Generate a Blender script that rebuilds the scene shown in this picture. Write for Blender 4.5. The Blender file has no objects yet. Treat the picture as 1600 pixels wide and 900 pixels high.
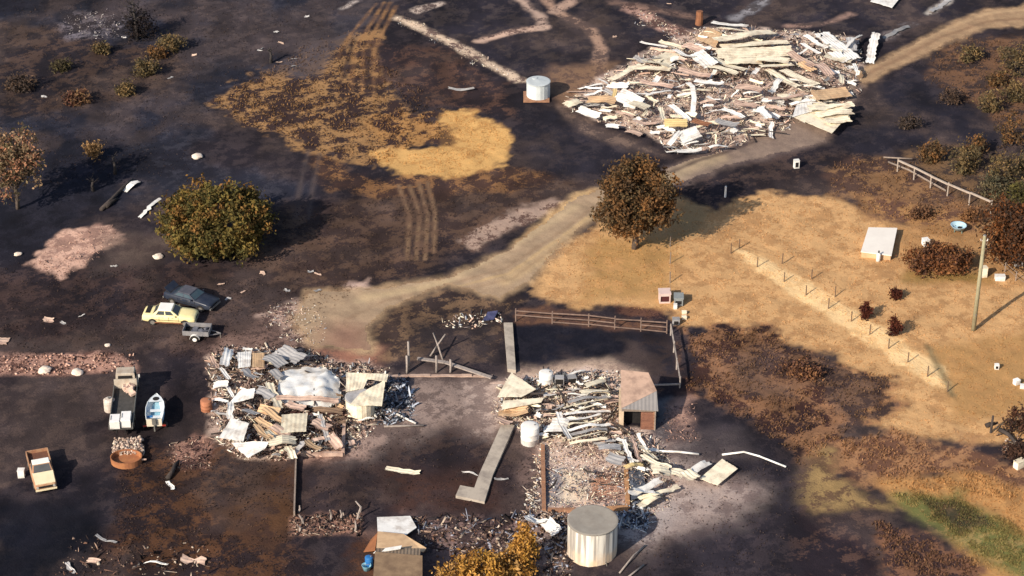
import bpy, math, random
import numpy as np
from mathutils import Vector, Matrix, Euler
R = math.radians
random.seed(7)
S = bpy.context.scene
COL = S.collection

# ------------------------------------------------------------------ camera, sky, sun, exposure
CAMZ, PITCH, VFOV = 105.0, R(31.0), R(14.0)
FPX = 450.0 / math.tan(VFOV / 2)
cd = bpy.data.cameras.new('camera'); cam = bpy.data.objects.new('camera', cd); COL.objects.link(cam)
cam.location = (0, 0, CAMZ); cam.rotation_euler = (math.pi / 2 - PITCH, 0, 0)
cd.sensor_fit = 'HORIZONTAL'; cd.sensor_width = 36.0; cd.lens = 36.0 * FPX / 1600.0
cd.clip_start = 1.0; cd.clip_end = 9000.0
S.camera = cam
SUN_EL = R(31.0)
SDIR = Vector((0.66, 0.75, 0)).normalized() * math.cos(SUN_EL) + Vector((0, 0, -math.sin(SUN_EL)))
W = bpy.data.worlds.new('World'); S.world = W; W.use_nodes = True
nt = W.node_tree; bg = nt.nodes['Background']
sk = nt.nodes.new('ShaderNodeTexSky'); sk.sky_type = 'NISHITA'; sk.sun_disc = False
sk.sun_elevation = SUN_EL; sk.sun_rotation = math.atan2(-SDIR.x, -SDIR.y) % (2 * math.pi)
sk.air_density = 1.0; sk.dust_density = 1.5
nt.links.new(sk.outputs[0], bg.inputs[0]); bg.inputs[1].default_value = 0.10
sd = bpy.data.lights.new('sun', 'SUN'); sun = bpy.data.objects.new('sun', sd); COL.objects.link(sun)
sd.energy = 4.4; sd.angle = R(0.6); sd.color = (1.0, 0.90, 0.76)
sun.rotation_euler = SDIR.to_track_quat('-Z', 'Y').to_euler(); sun.location = (-60, 60, 120)
S.view_settings.view_transform = 'Standard'; S.view_settings.look = 'None'
S.view_settings.exposure = 0.46; S.view_settings.gamma = 1.0
S.view_settings.use_curve_mapping = False
KEXP = 1.14            # radiance of a sunlit flat white surface after exposure

# ------------------------------------------------------------------ pixel -> place helpers
CF = Vector((0, math.cos(PITCH), -math.sin(PITCH))); CU = Vector((0, math.sin(PITCH), math.cos(PITCH)))
def P(u, v, z=0.0):
    d = CF + Vector((1, 0, 0)) * ((u - 800) / FPX) + CU * ((450 - v) / FPX)
    t = (z - CAMZ) / d.z
    return Vector((0, 0, CAMZ)) + d * t
def proj(p):
    q = Vector(p) - Vector((0, 0, CAMZ)); w = q.dot(CF)
    return 800 + FPX * q.x / w, 450 - FPX * q.dot(CU) / w
def ppm(v):
    return FPX / (P(800, v) - Vector((0, 0, CAMZ))).dot(CF)
def height_to(u, v, v2):
    g = P(u, v); a, b = 0.0, 30.0
    for _ in range(40):
        m = (a + b) / 2
        if proj((g.x, g.y, m))[1] > v2: a = m
        else: b = m
    return a
def lin(c):
    return tuple(((x / 255 + 0.055) / 1.055) ** 2.4 if x > 10 else x / 255 / 12.92 for x in c)
def alb(*c):                       # photographed sunlit ground colour -> surface colour
    return tuple(min(0.85, x / KEXP) for x in lin(c))

# ------------------------------------------------------------------ numpy noise
def _h(ix, iy, s):
    n = (ix * 374761393 + iy * 668265263 + s * 1442695041).astype(np.int64) & 0x7fffffff
    n = ((n ^ (n >> 13)) * 1274126177) & 0x7fffffff
    n = ((n ^ (n >> 16)) * 668265263) & 0x7fffffff
    return ((n ^ (n >> 15)) & 0xffff) / 65535.0
def vnoise(x, y, s=0):
    x = np.asarray(x, float); y = np.asarray(y, float)
    xi = np.floor(x).astype(np.int64); yi = np.floor(y).astype(np.int64)
    fx = x - xi; fy = y - yi; fx = fx * fx * (3 - 2 * fx); fy = fy * fy * (3 - 2 * fy)
    a = _h(xi, yi, s); b = _h(xi + 1, yi, s); c = _h(xi, yi + 1, s); d = _h(xi + 1, yi + 1, s)
    return (a * (1 - fx) + b * fx) * (1 - fy) + (c * (1 - fx) + d * fx) * fy
def fbm(x, y, s=0, o=4):
    t = 0; a = 0.5; n = 0
    for k in range(o):
        t = t + a * vnoise(x * 2 ** k + 17.3 * k, y * 2 ** k - 9.1 * k, s + k); n += a; a *= 0.55
    return t / n
def hgt(x, y):
    return 0.30 * (fbm(np.asarray(x) / 9, np.asarray(y) / 9, 3, 3) - 0.5) + 0.16 * (fbm(np.asarray(x) / 1.3, np.asarray(y) / 1.3, 8, 3) - 0.5)
def H(p):
    return float(hgt(p[0], p[1]))
def G(u, v, dz=0.0):
    p = P(u, v); p = P(u, v, H(p)); p.z += dz
    return p
def sdf(px, py, poly):             # signed distance, negative inside
    n = len(poly); d = np.full(px.shape, 1e18); ins = np.zeros(px.shape, bool)
    for i in range(n):
        ax, ay = poly[i]; bx, by = poly[(i + 1) % n]
        ex, ey = bx - ax, by - ay; wx, wy = px - ax, py - ay
        t = np.clip((wx * ex + wy * ey) / (ex * ex + ey * ey + 1e-9), 0, 1)
        d = np.minimum(d, (wx - ex * t) ** 2 + (wy - ey * t) ** 2)
        if abs(by - ay) > 1e-9:
            c = (ay > py) != (by > py)
            ins ^= c & (px < (bx - ax) * (py - ay) / (by - ay) + ax)
    d = np.sqrt(d)
    return np.where(ins, -d, d)
def linedist(px, py, pts):
    d = np.full(px.shape, 1e18)
    for (ax, ay), (bx, by) in zip(pts[:-1], pts[1:]):
        ex, ey = bx - ax, by - ay; wx, wy = px - ax, py - ay
        t = np.clip((wx * ex + wy * ey) / (ex * ex + ey * ey + 1e-9), 0, 1)
        d = np.minimum(d, (wx - ex * t) ** 2 + (wy - ey * t) ** 2)
    return np.sqrt(d)
def wp(pts):
    return [tuple(P(u, v).xy) for u, v in pts]

# ------------------------------------------------------------------ materials
MATS = {}
def nodes_of(m):
    m.use_nodes = True
    t = m.node_tree; return t, t.nodes, t.links, t.nodes['Principled BSDF']
def mat(name, c, c2=None, scale=2.0, amt=0.5, rough=0.85, metal=0.0, bump=0.0, vary=0.0, detail=6.0, lo=0.35, hi=0.65):
    if name in MATS: return MATS[name]
    m = bpy.data.materials.new(name); t, N, L, b = nodes_of(m)
    c2 = c2 or tuple(x * 0.6 for x in c)
    tc = N.new('ShaderNodeTexCoord'); nz = N.new('ShaderNodeTexNoise')
    nz.inputs['Scale'].default_value = scale; nz.inputs['Detail'].default_value = detail; nz.inputs['Roughness'].default_value = 0.65
    L.new(tc.outputs['Object'], nz.inputs['Vector'])
    mr = N.new('ShaderNodeMapRange'); mr.inputs[1].default_value = lo; mr.inputs[2].default_value = hi
    mr.inputs[3].default_value = 0; mr.inputs[4].default_value = amt
    L.new(nz.outputs[0], mr.inputs[0])
    mx = N.new('ShaderNodeMix'); mx.data_type = 'RGBA'
    mx.inputs[6].default_value = (*c, 1); mx.inputs[7].default_value = (*c2, 1)
    L.new(mr.outputs[0], mx.inputs[0]); out = mx.outputs[2]
    if vary:
        oi = N.new('ShaderNodeObjectInfo'); r2 = N.new('ShaderNodeMapRange')
        r2.inputs[3].default_value = 1 - vary; r2.inputs[4].default_value = 1 + vary * 0.6
        L.new(oi.outputs['Random'], r2.inputs[0])
        hs = N.new('ShaderNodeHueSaturation'); L.new(r2.outputs[0], hs.inputs['Value']); L.new(out, hs.inputs['Color']); out = hs.outputs[0]
    L.new(out, b.inputs['Base Color'])
    b.inputs['Roughness'].default_value = rough; b.inputs['Metallic'].default_value = metal
    b.inputs['Specular IOR Level'].default_value = 0.25
    if bump:
        bp = N.new('ShaderNodeBump'); bp.inputs['Strength'].default_value = bump; bp.inputs['Distance'].default_value = 0.05
        n2 = N.new('ShaderNodeTexNoise'); n2.inputs['Scale'].default_value = scale * 4; n2.inputs['Detail'].default_value = 5
        L.new(tc.outputs['Object'], n2.inputs['Vector']); L.new(n2.outputs[0], bp.inputs['Height']); L.new(bp.outputs[0], b.inputs['Normal'])
    MATS[name] = m; return m
def ribbed(m, axis='X', per=.25, strength=.6):
    t = m.node_tree; N, L = t.nodes, t.links; b = N['Principled BSDF']
    tc = N.new('ShaderNodeTexCoord'); w = N.new('ShaderNodeTexWave'); w.bands_direction = axis; w.inputs['Scale'].default_value = .314 / per; w.inputs['Distortion'].default_value = .3
    L.new(tc.outputs['Object'], w.inputs['Vector']); bp = N.new('ShaderNodeBump'); bp.inputs['Strength'].default_value = strength; bp.inputs['Distance'].default_value = .06
    L.new(w.outputs['Fac'], bp.inputs['Height']); L.new(bp.outputs[0], b.inputs['Normal']); return m
def attr_mat(name, attr='tint', rough=0.9, transl=0.0):
    if name in MATS: return MATS[name]
    m = bpy.data.materials.new(name); t, N, L, b = nodes_of(m)
    a = N.new('ShaderNodeAttribute'); a.attribute_name = attr
    tc = N.new('ShaderNodeTexCoord'); nz = N.new('ShaderNodeTexNoise'); nz.inputs['Scale'].default_value = 6; nz.inputs['Detail'].default_value = 4
    L.new(tc.outputs['Object'], nz.inputs['Vector'])
    mr = N.new('ShaderNodeMapRange'); mr.inputs[1].default_value = 0.3; mr.inputs[2].default_value = 0.7; mr.inputs[3].default_value = 0.7; mr.inputs[4].default_value = 1.25
    L.new(nz.outputs[0], mr.inputs[0])
    hs = N.new('ShaderNodeHueSaturation'); L.new(a.outputs['Color'], hs.inputs['Color']); L.new(mr.outputs[0], hs.inputs['Value'])
    L.new(hs.outputs[0], b.inputs['Base Color']); b.inputs['Roughness'].default_value = rough; b.inputs['Specular IOR Level'].default_value = 0.15
    if transl:
        tr = N.new('ShaderNodeBsdfTranslucent'); L.new(hs.outputs[0], tr.inputs['Color'])
        ms = N.new('ShaderNodeMixShader'); ms.inputs[0].default_value = transl
        L.new(b.outputs[0], ms.inputs[1]); L.new(tr.outputs[0], ms.inputs[2]); L.new(ms.outputs[0], N['Material Output'].inputs[0])
    MATS[name] = m; return m

# ------------------------------------------------------------------ mesh builder and tagging
class MB:
    def __init__(s): s.v = []; s.f = []
    def add(s, vs, fs):
        o = len(s.v); s.v += [tuple(p) for p in vs]; s.f += [tuple(i + o for i in f) for f in fs]; return s
    def box(s, c, d, rot=None, taper=1.0):
        x, y, z = d[0] / 2, d[1] / 2, d[2] / 2
        q = [Vector((a * x * (taper if e > 0 else 1), b * y * (taper if e > 0 else 1), e * z)) for e in (-1, 1) for a, b in ((-1, -1), (1, -1), (1, 1), (-1, 1))]
        if rot is not None:
            M = rot if isinstance(rot, Matrix) else Euler(rot).to_matrix(); q = [M @ p for p in q]
        return s.add([p + Vector(c) for p in q], [(3, 2, 1, 0), (4, 5, 6, 7), (0, 1, 5, 4), (1, 2, 6, 5), (2, 3, 7, 6), (3, 0, 4, 7)])
    def bar(s, p, q, w, h):
        p, q = Vector(p), Vector(q); d = q - p; L = d.length
        x = d.normalized(); up = Vector((0, 0, 1)) if abs(x.z) < 0.95 else Vector((0, 1, 0))
        y = up.cross(x).normalized(); z = x.cross(y)
        M = Matrix((x, y, z)).transposed()
        return s.box((p + q) / 2, (L, w, h), M)
    def tube(s, pts, rs, n=8, cap=True):
        pts = [Vector(p) for p in pts]; rs = rs if isinstance(rs, (list, tuple)) else [rs] * len(pts)
        vs = []; fs = []
        for i, p in enumerate(pts):
            d = (pts[min(i + 1, len(pts) - 1)] - pts[max(i - 1, 0)]).normalized()
            a = d.orthogonal().normalized() if abs(d.z) < 0.95 else Vector((1, 0, 0)); a = (a - d * a.dot(d)).normalized(); b = d.cross(a)
            vs += [p + (a * math.cos(2 * math.pi * k / n) + b * math.sin(2 * math.pi * k / n)) * rs[i] for k in range(n)]
        for i in range(len(pts) - 1):
            for k in range(n):
                fs.append((i * n + k, i * n + (k + 1) % n, (i + 1) * n + (k + 1) % n, (i + 1) * n + k))
        if cap: fs += [tuple(range(n - 1, -1, -1)), tuple((len(pts) - 1) * n + k for k in range(n))]
        return s.add(vs, fs)
    def loft(s, rings, cap=True, closed=True):
        n = len(rings[0]); vs = [p for r in rings for p in r]; fs = []
        for i in range(len(rings) - 1):
            for k in range(n if closed else n - 1):
                fs.append((i * n + k, i * n + (k + 1) % n, (i + 1) * n + (k + 1) % n, (i + 1) * n + k))
        if cap: fs += [tuple(range(n - 1, -1, -1)), tuple((len(rings) - 1) * n + k for k in range(n))]
        return s.add(vs, fs)
    def slab(s, top, th):            # polygon with thickness
        n = len(top); top = [Vector(p) for p in top]
        low = [p - Vector((0, 0, th)) for p in top]
        return s.add(top + low, [tuple(range(n)), tuple(range(2 * n - 1, n - 1, -1))] + [(i, (i + n), (i + 1) % n + n, (i + 1) % n) for i in range(n)])
    def build(s, name, m, parent=None, smooth=False, loc=None):
        me = bpy.data.meshes.new(name)
        if loc is not None:
            l = Vector(loc); me.from_pydata([tuple(Vector(p) - l) for p in s.v], [], s.f)
        else: me.from_pydata(s.v, [], s.f)
        me.update()
        o = bpy.data.objects.new(name, me); COL.objects.link(o)
        if loc is not None: o.location = loc
        for k in (m if isinstance(m, (list, tuple)) else [m]): me.materials.append(k)
        if smooth: me.shade_smooth()
        if parent: o.parent = parent
        return o
def recalc(o):
    import bmesh
    b = bmesh.new(); b.from_mesh(o.data); bmesh.ops.recalc_face_normals(b, faces=b.faces); b.to_mesh(o.data); b.free(); return o
def tag(o, label=None, cat=None, group=None, kind=None):
    if label: o['label'] = label
    if cat: o['category'] = cat
    if group: o['group'] = group
    if kind: o['kind'] = kind
    return o
def thing(name, label, cat, loc, rz=0.0, group=None):
    o = bpy.data.objects.new(name, None); COL.objects.link(o); o.empty_display_size = 0.3
    o.location = loc; o.rotation_euler = (0, 0, rz); return tag(o, label, cat, group)
def copy_tree(o, parent=None):
    c = o.copy(); COL.objects.link(c); c.parent = parent
    for ch in list(o.children): copy_tree(ch, c)
    return c
def set_tint(o, cols):               # one colour per vertex
    a = o.data.attributes.new('tint', 'FLOAT_COLOR', 'POINT')
    arr = np.ones((len(o.data.vertices), 4), np.float32); arr[:, :3] = cols; a.data.foreach_set('color', arr.ravel())

# ------------------------------------------------------------------ GROUND
GX = np.arange(-62, 62.01, 0.2); GY = np.arange(126, 262.01, 0.22)
far = [3, 8, 20, 60, 200, 700, 2500]
XS = np.concatenate([[GX[0] - f for f in far[::-1]], GX, [GX[-1] + f for f in far]])
YS = np.concatenate([[GY[0] - f for f in far[::-1]], GY, [GY[-1] + f for f in far]])
XX, YY = np.meshgrid(XS, YS); NX, NY = len(XS), len(YS)
fx, fy = XX.ravel(), YY.ravel()
inside = (fx >= -62.5) & (fx <= 62.5) & (fy >= 125.5) & (fy <= 262.5)
warp1 = (fbm(fx / 3.0, fy / 3.0, 21, 5) - 0.5) * 2
warp2 = (fbm(fx / 0.9, fy / 0.9, 41, 4) - 0.5) * 2
CA = np.tile(np.array(alb(50, 43, 48)), (len(fx), 1)); CB = np.tile(np.array(alb(68, 58, 60)), (len(fx), 1))
TH = np.full(len(fx), 0.4)
ROUGH = np.full(len(fx), 1.0)
def apply(w, a, b, th, rough=1.0):
    w = w[:, None]
    CA[:] = CA * (1 - w) + np.array(alb(*a)) * w
    CB[:] = CB * (1 - w) + np.array(alb(*b)) * w
    TH[:] = TH * (1 - w[:, 0]) + th * w[:, 0]
    ROUGH[:] = ROUGH * (1 - w[:, 0]) + rough * w[:, 0]
def sm(d, soft):
    t = np.clip((soft - d) / (2 * soft), 0, 1); return t * t * (3 - 2 * t)
def layer(pts, a, b=None, th=0.4, soft=0.8, warp=1.2, op=1.0, rough=1.0, fine=0.5):
    d = sdf(fx, fy, wp(pts)) + warp1 * warp * 1.6 + warp2 * fine
    apply(sm(d, soft) * op, a, b or tuple(x * 0.8 for x in a), th, rough)
def stroke(pts, w, a, b=None, th=0.4, soft=0.3, warp=0.4, op=1.0):
    d = linedist(fx, fy, wp(pts)) - w / 2 + warp1 * warp + warp2 * warp * 0.6
    apply(sm(d, soft) * op, a, b or tuple(x * 0.8 for x in a), th)

# broad ground tones, mostly burnt
layer([(-200, -200), (640, -200), (540, 60), (420, 120), (330, 170), (300, 260), (420, 260), (480, 300), (400, 330), (-200, 320)], (48, 48, 59), (66, 64, 73), .35, 2, 2)
layer([(640, -60), (1600, -60), (1500, 30), (1300, 60), (1120, 30), (980, 60), (900, 130), (800, 110), (640, 30)], (52, 47, 55), (76, 66, 66), .4, 1.5, 1.5)
layer([(60, 190), (200, 220), (230, 270), (160, 330), (60, 400), (-60, 430), (-60, 300)], (37, 37, 47), (48, 46, 56), .4, 2, 1.5)  # burnt ground; part of the left tree's shadow is painted into this dark blue
layer([(-40, 430), (250, 405), (420, 420), (560, 440), (440, 500), (430, 560), (330, 560), (210, 560), (-40, 560)], (56, 45, 46), (80, 62, 58), .45, 1.5, 1.5)
layer([(440, 330), (640, 300), (900, 270), (920, 300), (740, 390), (600, 445), (460, 465), (380, 420)], (72, 56, 52), (104, 80, 66), .45, 1.5, 1.5)
layer([(-40, 585), (220, 585), (330, 600), (340, 680), (220, 700), (-40, 720)], (48, 40, 43), (64, 53, 54), .4, 2, 1.0)
layer([(200, 700), (340, 680), (460, 720), (460, 920), (130, 920), (180, 800)], (60, 45, 42), (100, 68, 48), .45, 1.5, 1.5)
layer([(400, 730), (470, 720), (470, 820), (420, 860), (330, 800)], (104, 72, 48), (68, 50, 44), .5, 1.2, 1.2, .8)
layer([(-40, 770), (150, 765), (180, 830), (90, 930), (-40, 930)], (24, 25, 35), (33, 32, 40), .4, 2, 1.5)  # very dark bluish tone in the lower left corner
layer([(-100, -80), (230, -60), (150, 12), (60, 20), (-100, 30)], (31, 30, 38), (42, 40, 47), .4, 2, 1.5)
layer([(-60, 20), (60, 40), (290, 90), (260, 150), (90, 180), (-60, 190)], (46, 40, 44), (84, 66, 58), .42, 1.5, 2)
layer([(90, 20), (200, 20), (200, 55), (110, 60)], (60, 55, 60), (135, 125, 130), .35, 1, 1)
# straw and rust burnt edges, upper left
layer([(335, 155), (430, 98), (520, 68), (545, 45), (596, 45), (598, 100), (650, 165), (705, 172), (665, 232), (560, 262), (470, 237), (400, 202)], (162, 124, 84), (60, 46, 45), .60, .7, 1.6, fine=1.3)
layer([(585, 70), (700, 80), (800, 150), (835, 195), (720, 168), (640, 168), (596, 120)], (62, 49, 50), (104, 76, 64), .42, 1, 1.2)
layer([(480, 240), (600, 280), (800, 262), (900, 272), (760, 305), (600, 305), (520, 292)], (84, 61, 52), (150, 108, 72), .38, .8, 1.2)
layer([(690, 168), (745, 175), (790, 200), (806, 235), (790, 256), (700, 277), (620, 272), (575, 235), (620, 230), (690, 226), (676, 190)], (214, 168, 106), (192, 146, 90), .35, .4, .7, fine=.8)
layer([(600, 170), (690, 170), (700, 225), (620, 235), (580, 215)], (178, 132, 82), (66, 48, 45), .56, .8, 1.4, .85, fine=1.2)
layer([(800, 160), (880, 170), (1000, 215), (1050, 243), (960, 270), (880, 282), (830, 260), (815, 215)], (49, 45, 53), (64, 56, 60), .4, 1, .8)
layer([(480, 130), (600, 10), (640, -10), (560, -10), (420, 110)], (74, 69, 76), (90, 82, 86), .4, 1.2, .8, .8)
for pl in ([(528, 90), (546, 56), (588, 6)], [(548, 140), (556, 75), (600, 4)], [(566, 145), (568, 80), (610, 4)], [(584, 150), (584, 80), (618, 10)]):
    stroke(pl, .4, (158, 118, 80), (110, 82, 64), .5, .2, .15, .8)
for pl in ([(537, 120), (551, 65)], [(575, 150), (576, 78)]):
    stroke(pl, .5, (54, 44, 46), (64, 50, 50), .5, .25, .15, .8)
for pl in ([(482, 235), (470, 285), (462, 340)], [(500, 240), (490, 285), (482, 340)]):
    stroke(pl, .35, (92, 80, 78), (80, 68, 66), .5, .25, .15, .7)
for pl in ([(622, 290), (640, 335), (636, 405)], [(640, 290), (656, 335), (650, 405)], [(654, 285), (668, 335), (664, 405)], [(668, 285), (680, 335), (678, 395)]):
    stroke(pl, .32, (142, 114, 88), (110, 86, 70), .4, .2, .15, .8)
# ash lines of the burnt hedges, top
stroke([(620, 28), (660, 45), (720, 75), (760, 98), (815, 127)], 1.1, (222, 196, 170), (120, 98, 90), .42, .4, .5)
stroke([(748, 64), (800, 50), (852, 42)], .9, (205, 172, 152), (110, 88, 82), .45, .4, .5)
stroke([(850, -5), (868, 18), (922, 46), (938, 70), (938, 115), (918, 145)], 1.0, (172, 140, 120), (100, 82, 76), .45, .5, .5)
stroke([(806, -5), (845, 25), (849, 44)], 1.0, (190, 162, 145), (110, 92, 86), .45, .5, .5)
stroke([(866, 18), (905, -5)], 1.2, (180, 150, 132), (100, 82, 76), .45, .5, .5)
stroke([(648, 18), (688, 6)], .7, (205, 185, 170), (100, 84, 80), .45, .4, .5)
stroke([(536, 12), (556, 2)], .8, (205, 190, 180), (100, 84, 80), .45, .4, .4)
stroke([(985, 12), (1020, 32), (1075, 58)], 1.6, (196, 156, 140), (100, 76, 70), .45, .6, .7)
stroke([(960, 5), (1040, 18), (1095, 30)], 1.6, (140, 112, 98), (84, 66, 62), .5, .8, .8, .7)
stroke([(1150, 28), (1200, -2)], 1.2, (150, 146, 150), (84, 78, 80), .5, .6, .7)
stroke([(1232, 40), (1290, 38), (1330, 22)], 1.0, (158, 128, 115), (90, 74, 70), .5, .5, .6)
stroke([(1380, 62), (1425, 38)], 1.3, (140, 128, 126), (84, 74, 74), .5, .5, .6)
stroke([(1452, 20), (1482, 0)], 1.0, (200, 190, 180), (110, 100, 98), .45, .4, .4)
layer([(870, 105), (965, 98), (935, 150), (875, 165), (850, 130)], (146, 114, 90), (112, 88, 76), .4, 1.5, .7, .85)
# right-hand side
layer([(1340, 135), (1560, 75), (1660, 90), (1660, 210), (1560, 230), (1420, 242), (1330, 242), (1290, 205)], (46, 43, 52), (62, 55, 60), .4, 1.5, 1)
layer([(1490, 55), (1640, 55), (1640, 220), (1560, 190), (1480, 140), (1440, 110)], (116, 86, 66), (66, 54, 52), .5, 1.2, 1.2)
layer([(1040, 300), (1200, 240), (1320, 240), (1400, 250), (1300, 310), (1180, 305), (1100, 330)], (60, 50, 52), (90, 72, 66), .4, 1.2, 1)
layer([(925, 345), (1040, 298), (1110, 330), (1190, 298), (1300, 308), (1380, 340), (1500, 370), (1560, 330), (1680, 360), (1680, 710), (1540, 695), (1440, 690), (1340, 660), (1300, 560), (1150, 520), (1060, 510), (1045, 490), (960, 482), (840, 472), (826, 440), (860, 400), (915, 358)], (208, 164, 115), (184, 141, 97), .42, .6, .8, rough=1.1, fine=.9)
layer([(930, 370), (1050, 380), (1062, 470), (890, 472)], (170, 132, 82), (196, 150, 98), .4, 1.5, 1, .8)
layer([(1060, 300), (1112, 330), (1090, 372), (1040, 378)], (150, 124, 88), (178, 140, 96), .4, 1, .8, .6)  # cast shadow of the brown tree, painted grey-green into the grass
layer([(1470, 540), (1620, 515), (1640, 640), (1495, 655), (1448, 545)], (170, 130, 82), (186, 142, 92), .4, 1.2, .5, .8)
layer([(1134, 384), (1170, 390), (1260, 440), (1400, 525), (1475, 575), (1482, 610), (1440, 596), (1330, 520), (1200, 435)], (246, 208, 154), (232, 190, 136), .35, .35, .25, .97)
stroke([(1448, 540), (1470, 580), (1488, 618)], .5, (124, 112, 84), (110, 96, 70), .4, .3, .2, .8)
layer([(1290, 250), (1400, 248), (1545, 322), (1480, 372), (1380, 342), (1300, 302)], (94, 70, 60), (152, 114, 80), .42, 1, 1.2)
layer([(1400, 240), (1480, 225), (1620, 250), (1640, 330), (1545, 330)], (120, 94, 70), (70, 58, 54), .5, 1, 1.2)
layer([(1340, 300), (1540, 330), (1545, 372), (1440, 362), (1380, 345)], (170, 128, 86), (110, 80, 66), .4, 1, 1)
layer([(1390, 350), (1600, 360), (1600, 440), (1410, 440)], (160, 120, 80), (184, 140, 94), .45, 1.2, 1, .8)
layer([(1410, 425), (1545, 425), (1545, 440), (1410, 440)], (140, 114, 66), (160, 124, 74), .4, .7, .5, .9)
layer([(1060, 514), (1200, 522), (1290, 548), (1395, 590), (1385, 645), (1330, 690), (1260, 735), (1165, 660), (1080, 610)], (80, 54, 47), (160, 116, 84), .47, 1.1, 2.2, fine=2.0, rough=1.8)
layer([(1270, 690), (1400, 668), (1560, 702), (1660, 740), (1660, 790), (1500, 742), (1380, 765), (1250, 745)], (112, 80, 64), (164, 122, 88), .44, .8, 1.4, fine=1.3)
layer([(1350, 745), (1480, 738), (1660, 775), (1660, 930), (1540, 930), (1480, 822), (1400, 784)], (192, 144, 92), (166, 124, 80), .4, .8, .8)
layer([(1230, 740), (1290, 706), (1335, 762), (1390, 795), (1270, 806)], (158, 130, 88), (110, 86, 66), .42, 1, 1)
layer([(1392, 774), (1500, 768), (1532, 800), (1640, 856), (1640, 930), (1590, 905), (1500, 848), (1430, 812)], (112, 112, 66), (156, 134, 86), .46, 1.0, .9)
layer([(1440, 778), (1505, 775), (1545, 818), (1500, 830), (1455, 805)], (76, 76, 46), (112, 92, 58), .45, .7, .6, .9)
layer([(1265, 800), (1380, 800), (1402, 840), (1385, 930), (1220, 930), (1225, 830)], (54, 43, 48), (96, 72, 64), .34, .9, 1.2, fine=1.2)
layer([(1375, 815), (1460, 842), (1530, 890), (1510, 930), (1375, 930)], (128, 92, 72), (66, 50, 50), .5, .8, 1.2, fine=1.2)
layer([(1060, 625), (1170, 655), (1260, 735), (1230, 800), (1250, 930), (960, 930), (990, 800), (1060, 760)], (55, 49, 55), (68, 59, 63), .4, 1.5, .8)
layer([(1000, 755), (1110, 735), (1170, 760), (1120, 800), (1010, 840)], (150, 126, 116), (118, 98, 93), .4, 2.4, .8, .9)
layer([(1060, 690), (1150, 690), (1180, 715), (1060, 722)], (84, 74, 76), (70, 62, 66), .4, 1.5, .6, .7)
# yard in the middle
layer([(580, 508), (620, 478), (700, 452), (790, 440), (828, 468), (790, 492), (770, 565), (640, 565), (575, 565)], (78, 62, 56), (132, 104, 80), .42, .5, .6)
layer([(640, 500), (770, 495), (780, 570), (650, 570)], (62, 54, 56), (84, 70, 66), .4, 1.2, .8, .8)
layer([(600, 600), (770, 600), (830, 690), (850, 800), (680, 812), (600, 790), (468, 808), (465, 722), (540, 700)], (60, 49, 50), (82, 65, 60), .42, 1, .8)
layer([(600, 588), (775, 592), (765, 650), (640, 680), (600, 660)], (128, 108, 98), (100, 84, 78), .45, 1.8, .8, .8)
layer([(600, 735), (760, 730), (790, 800), (620, 800)], (90, 62, 52), (70, 52, 50), .45, 1.5, .8, .8)
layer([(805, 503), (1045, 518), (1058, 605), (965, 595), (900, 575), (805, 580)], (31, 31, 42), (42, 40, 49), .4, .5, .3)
layer([(985, 520), (1052, 520), (1062, 605), (1000, 585)], (74, 60, 58), (54, 48, 54), .5, 1, .6, .9)
layer([(800, 574), (960, 562), (1000, 582), (960, 604), (800, 604)], (196, 170, 150), (164, 140, 126), .35, 1.1, .4, .95)
layer([(800, 478), (860, 476), (900, 490), (1040, 505), (1040, 520), (810, 505)], (116, 84, 66), (90, 66, 58), .45, .5, .5, .9)
layer([(955, 474), (1035, 485), (1040, 498), (960, 490)], (74, 48, 46), (110, 76, 62), .45, .3, .3)
# ash, dust and rubble floors
layer([(50, 410), (100, 362), (175, 348), (192, 375), (140, 400), (95, 440)], (212, 172, 152), (165, 130, 116), .38, .4, .6, fine=.7)
layer([(170, 365), (265, 365), (290, 395), (150, 425)], (104, 88, 80), (84, 70, 66), .4, 1.8, .6, .8)
layer([(-40, 553), (150, 548), (212, 563), (212, 582), (-40, 586)], (178, 138, 122), (104, 76, 68), .42, .35, .4)
layer([(-40, 520), (30, 530), (200, 545), (-40, 555)], (92, 78, 74), (74, 62, 60), .4, 1.0, .4, .8)
layer([(402, 492), (460, 466), (506, 490), (505, 545), (440, 525)], (212, 182, 166), (112, 88, 82), .45, .8, .9)
layer([(540, 440), (580, 436), (575, 456), (545, 456)], (200, 170, 155), (100, 80, 74), .45, .5, .7)
layer([(720, 378), (780, 338), (865, 312), (890, 322), (800, 362), (740, 392)], (176, 150, 134), (106, 82, 74), .45, .6, .8)
layer([(460, 545), (590, 540), (600, 600), (470, 580)], (164, 116, 96), (130, 96, 84), .4, 1, .5, .9)
layer([(1035, 628), (1085, 622), (1092, 682), (1040, 695)], (182, 146, 130), (140, 112, 104), .4, .8, .6, .9)
layer([(1020, 620), (1045, 620), (1045, 690), (1025, 690)], (96, 100, 106), (78, 80, 88), .4, .5, .3, .8)
layer([(262, 700), (300, 682), (335, 690), (328, 735), (270, 738)], (166, 126, 110), (80, 58, 54), .45, .5, .7)
layer([(465, 690), (560, 645), (610, 680), (560, 715), (475, 722)], (182, 146, 130), (118, 92, 84), .42, .8, .7, .9)
layer([(455, 806), (565, 806), (565, 834), (455, 838)], (160, 122, 106), (70, 52, 48), .45, .4, .5)
layer([(640, 806), (845, 815), (855, 890), (700, 880)], (150, 122, 114), (66, 52, 53), .48, .7, .9)
layer([(560, 840), (600, 830), (600, 900), (540, 900)], (104, 68, 48), (70, 50, 44), .45, .8, .6, .9)
layer([(835, 690), (850, 690), (850, 800), (825, 800), (810, 720)], (130, 106, 98), (80, 66, 64), .45, .8, .7, .8)
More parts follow.
